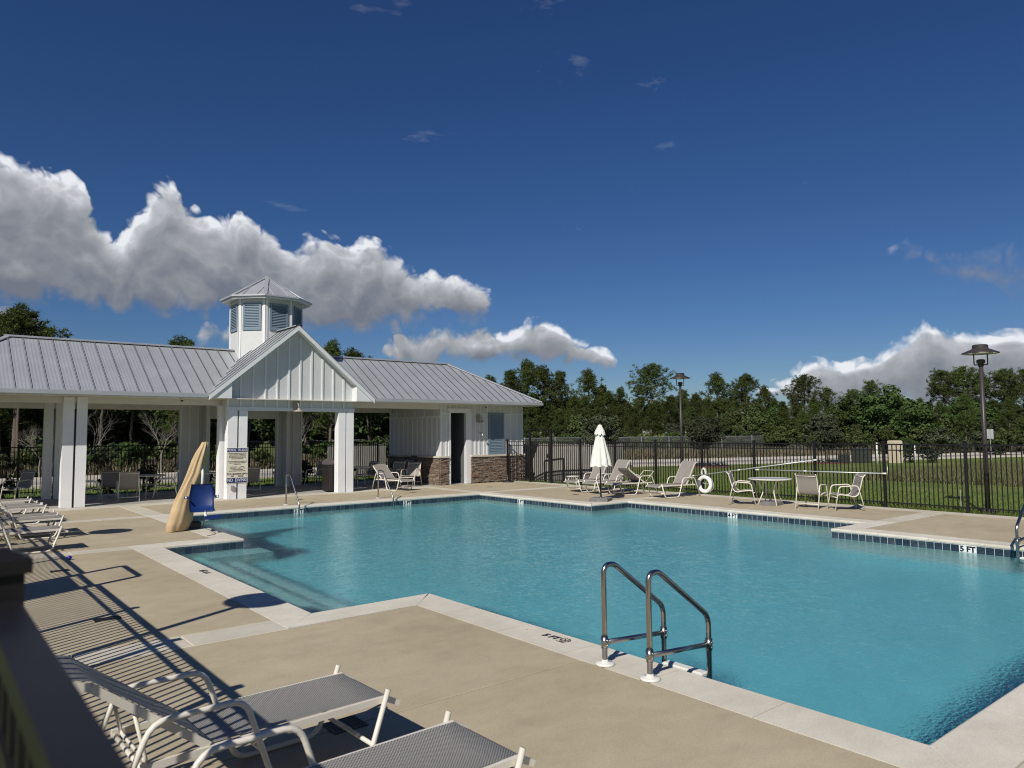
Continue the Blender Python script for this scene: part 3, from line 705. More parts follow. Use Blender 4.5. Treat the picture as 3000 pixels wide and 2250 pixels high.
# gutters, fascias, soffit
for a, b in ((XL0, 6.84), (12.48, XR0)):
    mb = MB(); mb.box(a, EY-.085, 3.125, b, EY-.004, 3.215); part('gutter', mb, M_ROOF, pav)
    mb = MB(); mb.box(a+.02, EY-.003, 3.095, b, EY+.03, 3.20); part('fascia', mb, M_WTRIM, pav)
mb = MB(); mb.box(XL0+.02, REY-.03, 3.095, XR0-.02, REY, 3.20); part('fascia', mb, M_WTRIM, pav)
mb = MB(); mb.box(XR0-.03, EY+.031, 3.095, XR0, REY-.031, 3.20); part('fascia', mb, M_WTRIM, pav)
mb = MB(); mb.box(XL0, EY+.031, 3.095, XL0+.03, REY-.031, 3.20); part('fascia', mb, M_WTRIM, pav)
mb = MB(); mb.box(XL0+.031, EY+.031, 3.10, XR0-.031, REY-.031, 3.125); part('soffit', mb, M_SOFFIT, pav)
# beams
def pbox(name, m_, *b, c=None):
    mb = MB(); (mb.cbox(*b, c=c) if c else mb.box(*b)); return part(name, mb, m_, pav)
pbox('beam', M_SOFFIT, -.5, 23.72, 2.92, 7.50, 23.93, 3.099); pbox('beam', M_SOFFIT, 11.835, 23.72, 2.92, 15.745, 23.93, 3.099)
pbox('beam', M_SOFFIT, -.5, 27.36, 2.87, 7.24, 27.58, 3.099); pbox('beam', M_SOFFIT, 11.76, 27.36, 2.87, 15.745, 27.58, 3.099)
pbox('beam', M_SOFFIT, -.5, 23.931, 2.92, -.28, 27.359, 3.099)
# columns: pairs of square posts
def posts(lst, z1):
    for (a, y0, b, y1) in lst: pbox('column', M_STUCCO, a, y0, .003, b, y1, z1)
posts([(3.20, 23.66, 3.472, 23.96), (3.53, 23.66, 3.795, 23.96), (3.20, 27.33, 3.44, 27.63), (3.50, 27.33, 3.76, 27.63),
       (-.55, 23.66, -.28, 23.96), (-.55, 27.33, -.28, 27.63)], 3.09)
posts([(7.55, 23.2, 7.838, 23.5), (7.892, 23.2, 8.15, 23.5), (11.262, 23.2, 11.522, 23.5), (11.562, 23.2, 11.828, 23.5)], 2.75)
posts([(7.43, 23.62, 7.70, 23.90), (11.60, 23.62, 11.87, 23.90)], 2.919)
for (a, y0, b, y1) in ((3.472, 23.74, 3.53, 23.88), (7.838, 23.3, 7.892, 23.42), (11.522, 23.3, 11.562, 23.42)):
    pbox('gap_shade_strip', M_DARK, a+.001, y0, .003, b-.001, y1, 2.75)  # dark strip in the gap between paired posts, shade painted as colour
# gable front
mb = MB(); zb = 2.75
pts = [(7.50, 23.22, zb), (11.83, 23.22, zb), (11.83, 23.22, gz(11.83)-.10), (GX, 23.22, GZ-.10), (7.50, 23.22, gz(7.50)-.10)]
mb.prism(pts, (0, .10, 0)); gw = part('gable_wall', mb, M_WHITE, pav)
pbox('gable_trim_board', M_WTRIM, 7.48, 23.185, 2.752, 11.85, 23.219, 2.865)
x = 7.50+.07
for k in range(12):
    xx = 7.535+k*.3905
    if xx > 11.80: break
    pbox('batten', M_WTRIM, xx-.028, 23.19, 2.866, xx+.028, 23.2195, gz(xx)-.16)
for (x0, x1) in ((7.50, 7.60), (11.73, 11.83)):
    pbox('gable_side_wall', M_WHITE, x0, 23.321, 2.75, x1, 23.72, 3.099)
# rakes and eave returns
for sd in (1, -1):
    a = Vector((GX-sd*2.80, GY0-.001, gz(GX-2.80)-.075)); b = Vector((GX, GY0-.001, GZ-.075))
    mb = MB(); mb.prism([a+Vector((0, 0, .07)), b+Vector((0, 0, .07)), b-Vector((0, 0, .075)), a-Vector((0, 0, .075))], (0, .035, 0)); part('rake_board', mb, M_WTRIM, pav)
    mb = MB(); mb.prism([a+Vector((0, .036, .05)), b+Vector((0, .036, .05)), b+Vector((0, .036, -.02)), a+Vector((0, .036, -.02))], (0, .332, 0)); part('rake_soffit', mb, M_WTRIM, pav)
    xo = GX-sd*2.80; xi = 7.52 if sd == 1 else 11.81
    mb = MB(); zi = gz(xi)-.10
    mb.prism([(xo, GY0+.04, 3.115), (xi+(.03*sd), GY0+.04, 3.115), (xi+(.03*sd), GY0+.04, zi), (xo, GY0+.04, 3.14)], (0, .33, 0)); part('eave_return', mb, M_WTRIM, pav)
# rear wall piers and lintel
for (x0, x1) in ((7.25, 8.18), (10.74, 11.75)):
    pbox('rear_wall', M_WHITE, x0, 27.40, .003, x1, 27.56, 3.099)
    for k in range(4):
        xx = x0+.03+(x1-x0-.06)*k/3; pbox('batten', M_WTRIM, xx-.028, 27.372, .003, xx+.028, 27.3995, 3.099)
pbox('lintel', M_WHITE, 8.181, 27.42, 2.58, 10.739, 27.54, 3.099)
pbox('rear_wall', M_WHITE, 10.95, 26.95, .003, 11.08, 27.371, 3.099)
pbox('rear_wall', M_WHITE, 8.02, 26.95, .003, 8.15, 27.371, 3.099)
# restroom block
BX0, BX1, BY0, BY1, BZ = 15.75, 19.92, 23.70, 27.60, 3.099
for b in ((BX0, BY0, 16.23, BY0+.12), (16.96, BY0, BX1, BY0+.12)): pbox('wall', M_WHITE, b[0], b[1], .003, b[2], b[3], BZ)
pbox('wall', M_WHITE, 16.23, BY0, 2.79, 16.96, BY0+.12, BZ)
pbox('wall', M_WHITE, BX0, BY0+.121, .003, BX0+.12, BY1, BZ); pbox('wall', M_WHITE, BX1-.12, BY0+.121, .003, BX1, BY1, BZ); pbox('wall', M_WHITE, BX0+.121, BY1-.12, .003, BX1-.121, BY1, BZ)
for xx in (15.79, 16.02, 17.22, 17.42, 17.62, 17.86, 18.02, 18.92, 19.25, 19.58, 19.88): pbox('batten', M_WTRIM, xx-.026, BY0-.02, 1.115, xx+.026, BY0-.0005, 2.735 if xx != 19.88 and xx != 15.79 else BZ)
for xx in (15.99, 16.22, 16.50, 16.80, 17.10, 17.40, 17.70, 18.05, 18.4, 18.72, 19.0, 19.3, 19.6): pbox('batten', M_WTRIM, xx-.022, BY0-.018, 2.775+(.14 if 16.1 < xx < 17.2 else 0), xx+.022, BY0-.0005, BZ)
for a, b in ((15.76, 16.13), (17.19, 18.06), (18.88, 19.9)): pbox('belt_board', M_WTRIM, a, BY0-.024, 2.736, b, BY0-.0005, 2.774)
for yy in [BY0+.22+.36*k for k in range(11)]: pbox('batten', M_WTRIM, BX0-.02, yy-.026, 1.115, BX0-.0005, yy+.026, 2.60)
pbox('belt_board', M_WTRIM, BX0-.024, BY0+.02, 2.601, BX0-.0005, BY1, 2.68)
for yy in [BY0+.4+.72*k for k in range(5)]: pbox('batten', M_WTRIM, BX0-.018, yy-.026, 2.681, BX0-.0005, yy+.026, 2.919)
# door opening with trim and a dim vestibule
for b in ((16.13, BY0-.035, .003, 16.229, BY0+.02, 2.90), (16.961, BY0-.035, .003, 17.185, BY0+.02, 2.90)): pbox('door_frame', M_WTRIM, *b)
pbox('door_frame', M_WTRIM, 16.2295, BY0-.035, 2.79, 16.9605, BY0+.02, 2.90); pbox('door_frame', M_WTRIM, 16.09, BY0-.05, 2.901, 17.22, BY0-.0005, 2.965)
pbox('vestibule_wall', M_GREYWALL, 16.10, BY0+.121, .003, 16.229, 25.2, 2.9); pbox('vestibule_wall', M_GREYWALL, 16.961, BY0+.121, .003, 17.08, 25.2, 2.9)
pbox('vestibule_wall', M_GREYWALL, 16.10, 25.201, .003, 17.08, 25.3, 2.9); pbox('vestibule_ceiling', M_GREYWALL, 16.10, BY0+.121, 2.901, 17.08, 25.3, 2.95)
pbox('vestibule_floor', M_PAVF, 16.10, BY0-.1, .0035, 17.08, 25.2, .008)
pbox('inner_door_frame', M_WTRIM, 16.62, 25.10, .008, 16.70, 25.199, 1.95); pbox('inner_door_frame', M_WTRIM, 16.701, 25.10, 1.87, 16.96, 25.199, 1.95)
idr = pbox('opening_shade_panel', M_BLACK, 16.702, 25.16, .008, 16.958, 25.198, 1.868)  # black panel fills the open inner doorway, its darkness put into the colour
mb = MB(); mb.box(16.72, 25.12, .92, 16.76, 25.159, 1.0); part('panel_handle', mb, M_BLACK, idr)
pbox('wall_switch_box', M_BLACK, 16.40, 25.18, 1.1, 16.48, 25.2, 1.3)
# shutter with slats
sh = pbox('shutter', M_BLUE, 18.06, BY0-.028, 1.117, 18.88, BY0-.0005, 2.81)
for b in ((18.06, 1.117, 18.15, 2.81), (18.79, 1.117, 18.88, 2.81), (18.151, 1.117, 18.789, 1.19), (18.151, 2.73, 18.789, 2.81)):
    mb = MB(); mb.box(b[0]+.0005, BY0-.055, b[1], b[2]-.0005, BY0-.0285, b[3]); part('shutter_frame', mb, M_BLUE, sh)
mb = MB(); mb.quad((0, 0, 0), (.636, 0, 0), (.636, .020, .058), (0, .020, .058)); mb.quad((0, 0, -.008), (.636, 0, -.008), (.636, 0, 0), (0, 0, 0)); slme = mb.mesh('slat', M_BLUE)
for k in range(25): link('slat', slme, sh, (18.152, BY0-.052, 1.197+k*.0612))
# ledger stone wainscot
def wainscot(axis, lo, hi, at_, z1, sign, seed):
    rr = random.Random(seed); mb = MB(); z = .0
    while z < z1-.01:
        h = rr.uniform(.032, .062); h = min(h, z1-z); u = lo-rr.uniform(0, .1)
        while u < hi:
            w = rr.uniform(.09, .30); a = max(u, lo); b = min(u+w, hi); u += w
            if b-a < .02: continue
            d = rr.uniform(.035, .075); mi = rr.choice((0, 0, 1, 1, 1, 2, 2, 3)); g_ = .003
            zz0, zz1 = z+g_*.6+.003, z+h-g_*.6+.003
            j = [rr.uniform(-.006, .006) for _ in range(8)]
            if axis == 'x':
                f = [(a+g_, at_, zz0), (b-g_, at_, zz0), (b-g_, at_, zz1), (a+g_, at_, zz1)]
                fr = [(a+g_+.008, at_-d+j[0], zz0+.006+j[4]*.4), (b-g_-.008, at_-d+j[1], zz0+.006+j[5]*.4), (b-g_-.008, at_-d+j[2], zz1-.006+j[6]*.4), (a+g_+.008, at_-d+j[3], zz1-.006+j[7]*.4)]
            else:
                f = [(at_, b-g_, zz0), (at_, a+g_, zz0), (at_, a+g_, zz1), (at_, b-g_, zz1)]
                fr = [(at_-d+j[0], b-g_-.008, zz0+.006+j[4]*.4), (at_-d+j[1], a+g_+.008, zz0+.006+j[5]*.4), (at_-d+j[2], a+g_+.008, zz1-.006+j[6]*.4), (at_-d+j[3], b-g_-.008, zz1-.006+j[7]*.4)]
            n = len(mb.v); mb.v += f+fr
            for i in range(4):
                q = (i+1) % 4; mb.f.append((n+i, n+q, n+4+q, n+4+i)); mb.mi.append(mi)
            mb.f.append((n+4, n+5, n+6, n+7)); mb.mi.append(mi)
        z += h
    return mb
WS = [('x', 15.70, 16.125, BY0-.012, 1.04, 3), ('x', 17.19, 19.95, BY0-.012, 1.04, 4), ('y', BY0-.012, 25.2, BX0-.012, 1.04, 5), ('y', 25.92, 27.6, BX0-.012, 1.04, 6)]
for ax, lo, hi, at_, z1, sd in WS:
    if ax == 'x': w_ = pbox('stone_wainscot', M_MORTAR, lo, at_-.02, .003, hi, at_+.0115, z1)
    else: w_ = pbox('stone_wainscot', M_MORTAR, at_-.02, lo, .003, at_+.0115, hi, z1)
    stuff(part('ledger_stones', wainscot(ax, lo, hi, at_-.0, z1, 1, sd), M_STONE, w_))
    mb = MB()
    if ax == 'x': mb.cbox(lo-.02, at_-.095, z1+.001, hi+.02, at_+.0115, z1+.072, .012)
    else: mb.cbox(at_-.095, lo-.08, z1+.001, at_+.0115, hi, z1+.072, .012)
    part('wainscot_cap', mb, M_STONECAP, w_)
pbox('skirting', M_GREYWALL, BX0-.01, 25.21, .003, BX0-.0005, 25.91, 1.1)
# cupola
CX, CY, CR = 9.63, RY, 1.22
cup = MB()
def octv(r, z, k): a = R(22.5+45*k); return Vector((CX+r*math.cos(a), CY+r*math.sin(a), z))
for k in range(8): cup.quad(octv(CR, 4.3, k), octv(CR, 4.3, k+1), octv(CR, 6.68, k+1), octv(CR, 6.68, k))
cupo = part('cupola', cup, M_WHITE, pav)
for k in range(8):
    mb = MB(); p = octv(CR, 0, k); d = (p-Vector((CX, CY, 0))).normalized(); t = Vector((-d.y, d.x, 0))
    q = p+d*.018
    for sgn in (1, -1):
        e = octv(CR, 0, k+sgn)-p; e.normalize(); n_ = Vector((e.y, -e.x, 0))*( -sgn)
        n_ = (p+e*.4-Vector((CX, CY, 0))); n_ = n_-e*n_.dot(e); n_.normalize()
        a, b = p+n_*.02+d*.004, p+e*.075+n_*.02; c_ = p+e*.075
        mb.quad(*((a+Vector((0, 0, 4.3)), b+Vector((0, 0, 4.3)), b+Vector((0, 0, 6.66)), a+Vector((0, 0, 6.66))) if sgn == 1 else (b+Vector((0, 0, 4.3)), a+Vector((0, 0, 4.3)), a+Vector((0, 0, 6.66)), b+Vector((0, 0, 6.66)))))
        mb.quad(b+Vector((0, 0, 4.3)), c_+Vector((0, 0, 4.3)), c_+Vector((0, 0, 6.66)), b+Vector((0, 0, 6.66)))
    part('corner_board', mb, M_WTRIM, cupo)
fr_me = MB(); W2, Z0, Z1 = .325, 5.56, 6.50
for b in ((-W2, Z0, -W2+.07, Z1), (W2-.07, Z0, W2, Z1), (-W2+.0705, Z0, W2-.0705, Z0+.08), (-W2+.0705, Z1-.08, W2-.0705, Z1)): fr_me.box(b[0], -.04, b[1], b[2], -.001, b[3])
fr_me.quad((-W2+.07, -.004, Z0+.08), (W2-.07, -.004, Z0+.08), (W2-.07, -.004, Z1-.08), (-W2+.07, -.004, Z1-.08))
fr_mesh = fr_me.mesh('louvre_frame', M_BLUE)
mb = MB(); mb.quad((-W2+.071, -.036, 0), (W2-.071, -.036, 0), (W2-.071, -.008, .040), (-W2+.071, -.008, .040)); mb.quad((-W2+.071, -.036, -.009), (W2-.071, -.036, -.009), (W2-.071, -.036, 0), (-W2+.071, -.036, 0)); slm = mb.mesh('slat', M_BLUE)
apo = CR*math.cos(R(22.5))
for k in range(8):
    ang = R(45*k); cx, cy = CX+apo*math.cos(ang), CY+apo*math.sin(ang)
    link('louvre_frame', fr_mesh, cupo, (cx, cy, 0), ang+math.pi/2)
    if k in (4, 5, 6, 7):
        for j in range(14): link('slat', slm, cupo, (cx, cy, Z0+.088+j*.0545), ang+math.pi/2)
RR, RZ0, RZ1 = 1.50, 6.72, 7.62
for k in range(8):
    mb = MB(); a, b, t = octv(RR, RZ0, k), octv(RR, RZ0, k+1), Vector((CX, CY, RZ1)); mb.poly([a, b, t])
    m_ = (a+b)/2; u = (t-m_)
    for f in (.28, .72):
        p = a.lerp(b, f); hgt = 1-abs(f-.5)*2; q = p+(t-m_)*hgt*.95; mb.bar(p+Vector((0, 0, .012)), q+Vector((0, 0, .012)), .02, .03)
    part('cupola_roof_panel', mb, M_ROOF, cupo)
    mb = MB(); mb.bar(a+Vector((0, 0, .015)), t+Vector((0, 0, .02)), .12, .03); part('cupola_hip_cap', mb, M_ROOF, cupo)
    mb = MB(); mb.quad(octv(RR, RZ0-.005, k), octv(RR, RZ0-.005, k+1), octv(RR, RZ0-.10, k+1), octv(RR, RZ0-.10, k)); mb.quad(octv(RR, RZ0-.10, k), octv(RR, RZ0-.10, k+1), octv(CR, RZ0-.06, k+1), octv(CR, RZ0-.06, k)); part('cupola_fascia', mb, M_WTRIM, cupo)
    mb = MB(); e0, e1 = octv(RR+.05, RZ0-.005, k), octv(RR+.05, RZ0-.005, k+1); mb.bar(e0, e1, .05, .05); part('cupola_gutter', mb, M_ROOF, cupo)
# attached fittings
def wall_lamp(loc, label):
    t = thing('wall_lamp', label, 'wall lamp', loc)
    mb = MB(); mb.box(-.09, -.03, -.16, .09, -.0005, .16); part('back_plate', mb, M_TAUPE, t)
    mb = MB(); mb.tube([(0, -.03, .05), (0, -.14, .09), (0, -.26, .02), (0, -.26, -.10)], .014, 8, .06); part('arm', mb, M_TAUPE, t, True)
    mb = MB(); mb.lathe([(.03, .05), (.045, .0), (.16, -.055), (.165, -.07), (.04, -.03)], 18, (0, -.26, -.13)); part('lamp_shade', mb, M_TAUPE, t, True)
    mb = MB(); mb.lathe([(.0, -.05), (.03, -.03), (.03, .02)], 10, (0, -.26, -.16)); part('bulb', mb, M_LAMPIN, t, True)
wall_lamp((9.72, 23.185, 2.93), 'taupe gooseneck lamp on the gable over the pavilion entry')
wall_lamp((17.55, 23.678, 2.60), 'taupe gooseneck lamp beside the blue shutter')
def dome(loc, label):
    t = thing('security_camera', label, 'security camera', loc)
    mb = MB(); mb.lathe([(.05, .0), (.055, -.02), (.05, -.045)], 12); part('housing', mb, M_WPLAST, t, True)
    mb = MB(); mb.lathe([(.045, -.046), (.04, -.075), (.02, -.095), (0, -.10)], 12); part('dome_lens', mb, M_BLACK, t, True)
dome((6.25, 23.45, 3.099), 'black dome camera under the eave beside the gable'); dome((17.85, 23.55, 3.099), 'black dome camera under the eave over the restroom block')
for x_, y_, lb in ((4.9, 25.4, 'flat black ceiling light over the left seating area'), (12.7, 25.3, 'flat black ceiling light over the right seating area')):
    t = thing('ceiling_light', lb, 'ceiling light', (x_, y_, 3.099)); mb = MB(); mb.lathe([(.16, 0), (.17, -.03), (.14, -.07), (0, -.08)], 16); part('drum', mb, M_BLACK, t, True)
# pool rules sign
def sign(name, label, loc, w, h, rows, frame=.0, rz=0.0):
    t = thing(name, label, 'sign', loc, rz)
    mb = MB(); mb.box(-w/2, -.012, -h/2, w/2, 0, h/2); part('board', mb, M_SIGN, t)
    for (txt, sz, z, mt, bx, sx) in rows:
        if bx:
            mb = MB(); mb.box(bx[0], -.0145, bx[1], bx[2], -.0122, bx[3]); part('header_band', mb, bx[4], t)
        me = text_mesh(txt, sz, mt, sx=sx, extrude=.0006, bold=sz*.012); me.transform(Matrix.Rotation(R(90), 4, 'X'))
        link('lettering', me, t, (0, -.0158, z))
rules = [('POOL  RULES', .105, .475, M_WTRIM, (-.315, .42, .315, .535, M_NAVYINK), 1.0)]
body = ['NO FOOD OR BEVERAGES IN THE POOL OR', 'ON POOL WET DECK.  COMMERCIALLY', 'BOTTLED WATER IN PLASTIC BOTTLES IS', 'ALLOWED ON THE POOL WET DECK FOR', 'POOL PATRON HYDRATION.', '', 'NO GLASS OR ANIMALS IN THE FENCED POOL', 'AREA OR 50 FEET AROUND UNFENCED', 'SWIMMING POOL.', '', 'BATHING LOAD:  _____ PERSONS', 'POOL HOURS:  ____ AM TO ____ PM', 'SHOWER BEFORE ENTERING.', 'DO NOT SWALLOW THE POOL WATER.']
for k, b in enumerate(body):
    if b: rules.append((b, .034, .375-k*.042, M_INK, None, .82))
rules += [('POOL MAXIMUM DEPTH', .072, -.265, M_INK, None, .80), ('FEET        INCHES', .062, -.335, M_INK, None, .80), ('NO  DIVING', .135, -.455, M_WTRIM, (-.315, -.535, .315, -.385, M_NAVYINK), .80)]
sign('pool_rules_sign', 'cream pool rules sign with navy bands on white column', (7.85, 23.198, 1.04), .66, 1.10, rules)
sign('warning_sign', 'small white warning sign on the rear fence behind the tan cover', (7.98, 28.95, 1.50), .42, .60,
     [('WARNING', .07, .24, M_WTRIM, (-.19, .18, .19, .29, mat('red_ink', (.35, .03, .03), .5)), .8)]+[(b, .065, .11-k*.09, M_INK, None, .8) for k, b in enumerate(('YOU MUST', 'REMEMBER', 'TO CLOSE', 'THE', 'GATE'))])
t = thing('outlet_box', 'small grey outlet box on white column under pool rules sign', 'outlet', (7.70, 23.199, .36)); mb = MB(); mb.box(-.045, -.05, -.065, .045, 0, .065); part('cover', mb, M_TAUPE, t)
t = thing('outlet_box', 'small dark outlet box on the rear wall pier', 'outlet', (11.2, 27.37, .42)); mb = MB(); mb.box(-.05, -.05, -.07, .05, 0, .07); part('cover', mb, M_BLACK, t)
t = thing('shower_head', 'chrome outdoor shower head on the white wall by the shutter', 'shower', (17.62, 23.679, 1.98)); mb = MB(); mb.tube([(0, 0, 0), (0, -.12, .03), (0, -.22, -.02)], .012, 8, .05); part('arm', mb, M_STEEL, t, True)
mb = MB(); mb.lathe([(.015, .03), (.03, 0), (.05, -.03), (.05, -.04)], 12, (0, -.22, -.04)); part('rose', mb, M_STEEL, t, True)
t = thing('drinking_fountain', 'small steel drinking fountain on the side wall of the restroom block', 'fountain', (15.74, 25.55, .80)); mb = MB(); mb.cbox(-.34, -.22, 0, -.001, .22, .12, .03); part('basin', mb, M_STEEL, t); mb = MB(); mb.tube([(-.1, .1, .12), (-.1, .1, .22), (-.16, .1, .2)], .012, 8, .03); part('spout', mb, M_STEEL, t, True)
# ------------------------------------------------------------------ fences
FZ0, FZ1 = -.06, 1.64
mb = MB(); mb.box(-.0105, -.0105, .06, .0105, .0105, FZ1); PICKET = mb.mesh('picket', M_IRON)
mb = MB(); mb.box(-.032, -.032, -.10, .032, .032, FZ1+.045); POST = mb.mesh('post', M_IRON)
mb = MB(); mb.v = []; mb.box(-.042, -.042, FZ1+.045, .042, .042, FZ1+.068); 
n = len(mb.v); mb.v += [(-.042, -.042, FZ1+.068), (.042, -.042, FZ1+.068), (.042, .042, FZ1+.068), (-.042, .042, FZ1+.068), (0, 0, FZ1+.088)]
for i in range(4): mb.f.append((n+i, n+(i+1) % 4, n+4)); mb.mi.append(0)
PCAP = mb.mesh('post_cap', M_IRON)
def panel(t, a, b, n_p, zoff=0., tall=None):
    a = Vector(a); b = Vector(b); d = (b-a); Lg = d.length; d.normalize(); ang = math.atan2(d.y, d.x)
    for z, w in ((FZ1-.016, .034), (FZ1-.165, .026), (.13, .028)):
        mb = MB(); mb.bar((a.x+d.x*.033, a.y+d.y*.033, z+zoff), (b.x-d.x*.033, b.y-d.y*.033, z+zoff), .052 if z > 1.6 else .030, w); part('rail', mb, M_IRON, t)
    for k in range(n_p):
        p = a+d*(Lg*(k+1)/(n_p+1)); link('picket', PICKET, t, (p.x, p.y, zoff), ang)
def fence_posts(t, pts):
    for (x, y) in pts:
        o = link('post', POST, t, (x, y, 0)); link('post_cap', PCAP, o)
f = thing('iron_fence', 'black iron picket fence between the pool deck and the lawn', 'fence', (0, 0, 0), group='iron fences round the pool')
FP = [(19.65, 20.0), (19.65, 18.22), (19.65, 16.35), (19.65, 14.45), (19.65, 12.56), (19.65, 10.64), (19.65, 8.74), (19.65, 6.82), (19.65, 4.92), (19.65, 3.0), (19.65, 1.1), (19.65, -.8), (19.65, -2.7)]
fence_posts(f, FP+[(18.97, 23.56)])
for a, b in zip(FP, FP[1:]): panel(f, a, b, 17)
panel(f, (19.56, 21.55), FP[0], 14); panel(f, (18.97, 23.56), (19.42, 22.66), 9)
f = thing('iron_fence', 'black iron picket fence behind the pavilion in front of the road', 'fence', (0, 0, 0), group='iron fences round the pool')
FP2 = [(-3+1.33*k*1.43, 29.1) for k in range(13)]; fence_posts(f, FP2)
for a, b in zip(FP2, FP2[1:]): panel(f, a, b, 17)
f = thing('iron_fence', 'black iron picket fence along the lounger side of the deck', 'fence', (-.022, 0, 0), group='iron fences round the pool'); f.scale = (1, 1, 1.045)
LP1 = [-1.9, .55, 1.58, 3.3, 5.0, 6.75, 8.48, 10.31]; LP2 = [11.37, 13.1, 14.9, 16.7, 18.5, 20.3, 22.1, 23.9, 25.7, 27.5, 29.1]
fence_posts(f, [(.15, y) for y in LP1 if y != .55][:-1]+[(.15, y) for y in LP2[1:-1]])
LP1 = [y for y in LP1 if y != .55]
for L_ in (LP1, LP2):
    for a, b in zip(L_, L_[1:]): panel(f, (.15, a), (.15, b), max(8, round((b-a)/.107)-1))
def gate(label, a, b, ztop, solid=None):
    t = thing('iron_gate', label, 'gate', (0, 0, 0))
    a = Vector(a); b = Vector(b); d = (b-a).normalized(); ang = math.atan2(d.y, d.x)
    for p in (a, b):
        mb = MB(); mb.box(-.038, -.038, -.1, .038, .038, ztop); link('gate_post', mb.mesh('gate_post', M_IRON), t, (p.x, p.y, 0), ang)
    mb = MB(); mb.bar((a.x, a.y, ztop+.02), (b.x, b.y, ztop+.02), .05, .04); part('header', mb, M_IRON, t)
    panel(t, a+d*.03, b-d*.03, 9)
    for p in (a+d*.075, b-d*.075):
        mb = MB(); mb.box(-.02, -.02, .05, .02, .02, FZ1); link('gate_stile', mb.mesh('gate_stile', M_IRON), t, (p.x, p.y, 0), ang)
    if solid:
        mb = MB(); mb.bar((a+d*.1).to_3d()+Vector((0, 0, (solid[0]+solid[1])/2)), (b-d*.1).to_3d()+Vector((0, 0, (solid[0]+solid[1])/2)), .012, solid[1]-solid[0]); part('solid_panel', mb, M_IRON, t)
    p = b-d*.13; mb = MB(); mb.box(-.05, -.06, .98, .05, .06, 1.14); link('latch_box', mb.mesh('latch_box', M_BLACK), t, (p.x, p.y, 0), ang)
    p = a+d*.1; mb = MB(); mb.box(-.02, -.05, .4, .02, .05, .55); mb.box(-.02, -.05, 1.3, .02, .05, 1.45); link('hinge', mb.mesh('hinge', M_BLACK), t, (p.x, p.y, 0), ang)
gate('black iron gate with tall posts next to the restroom block', (19.42, 22.66), (19.56, 21.55), 2.10)
gate('black iron gate with solid panel along the lounger side of the deck', (.15, 10.31), (.15, 11.37), 2.2, (.80, 1.46))

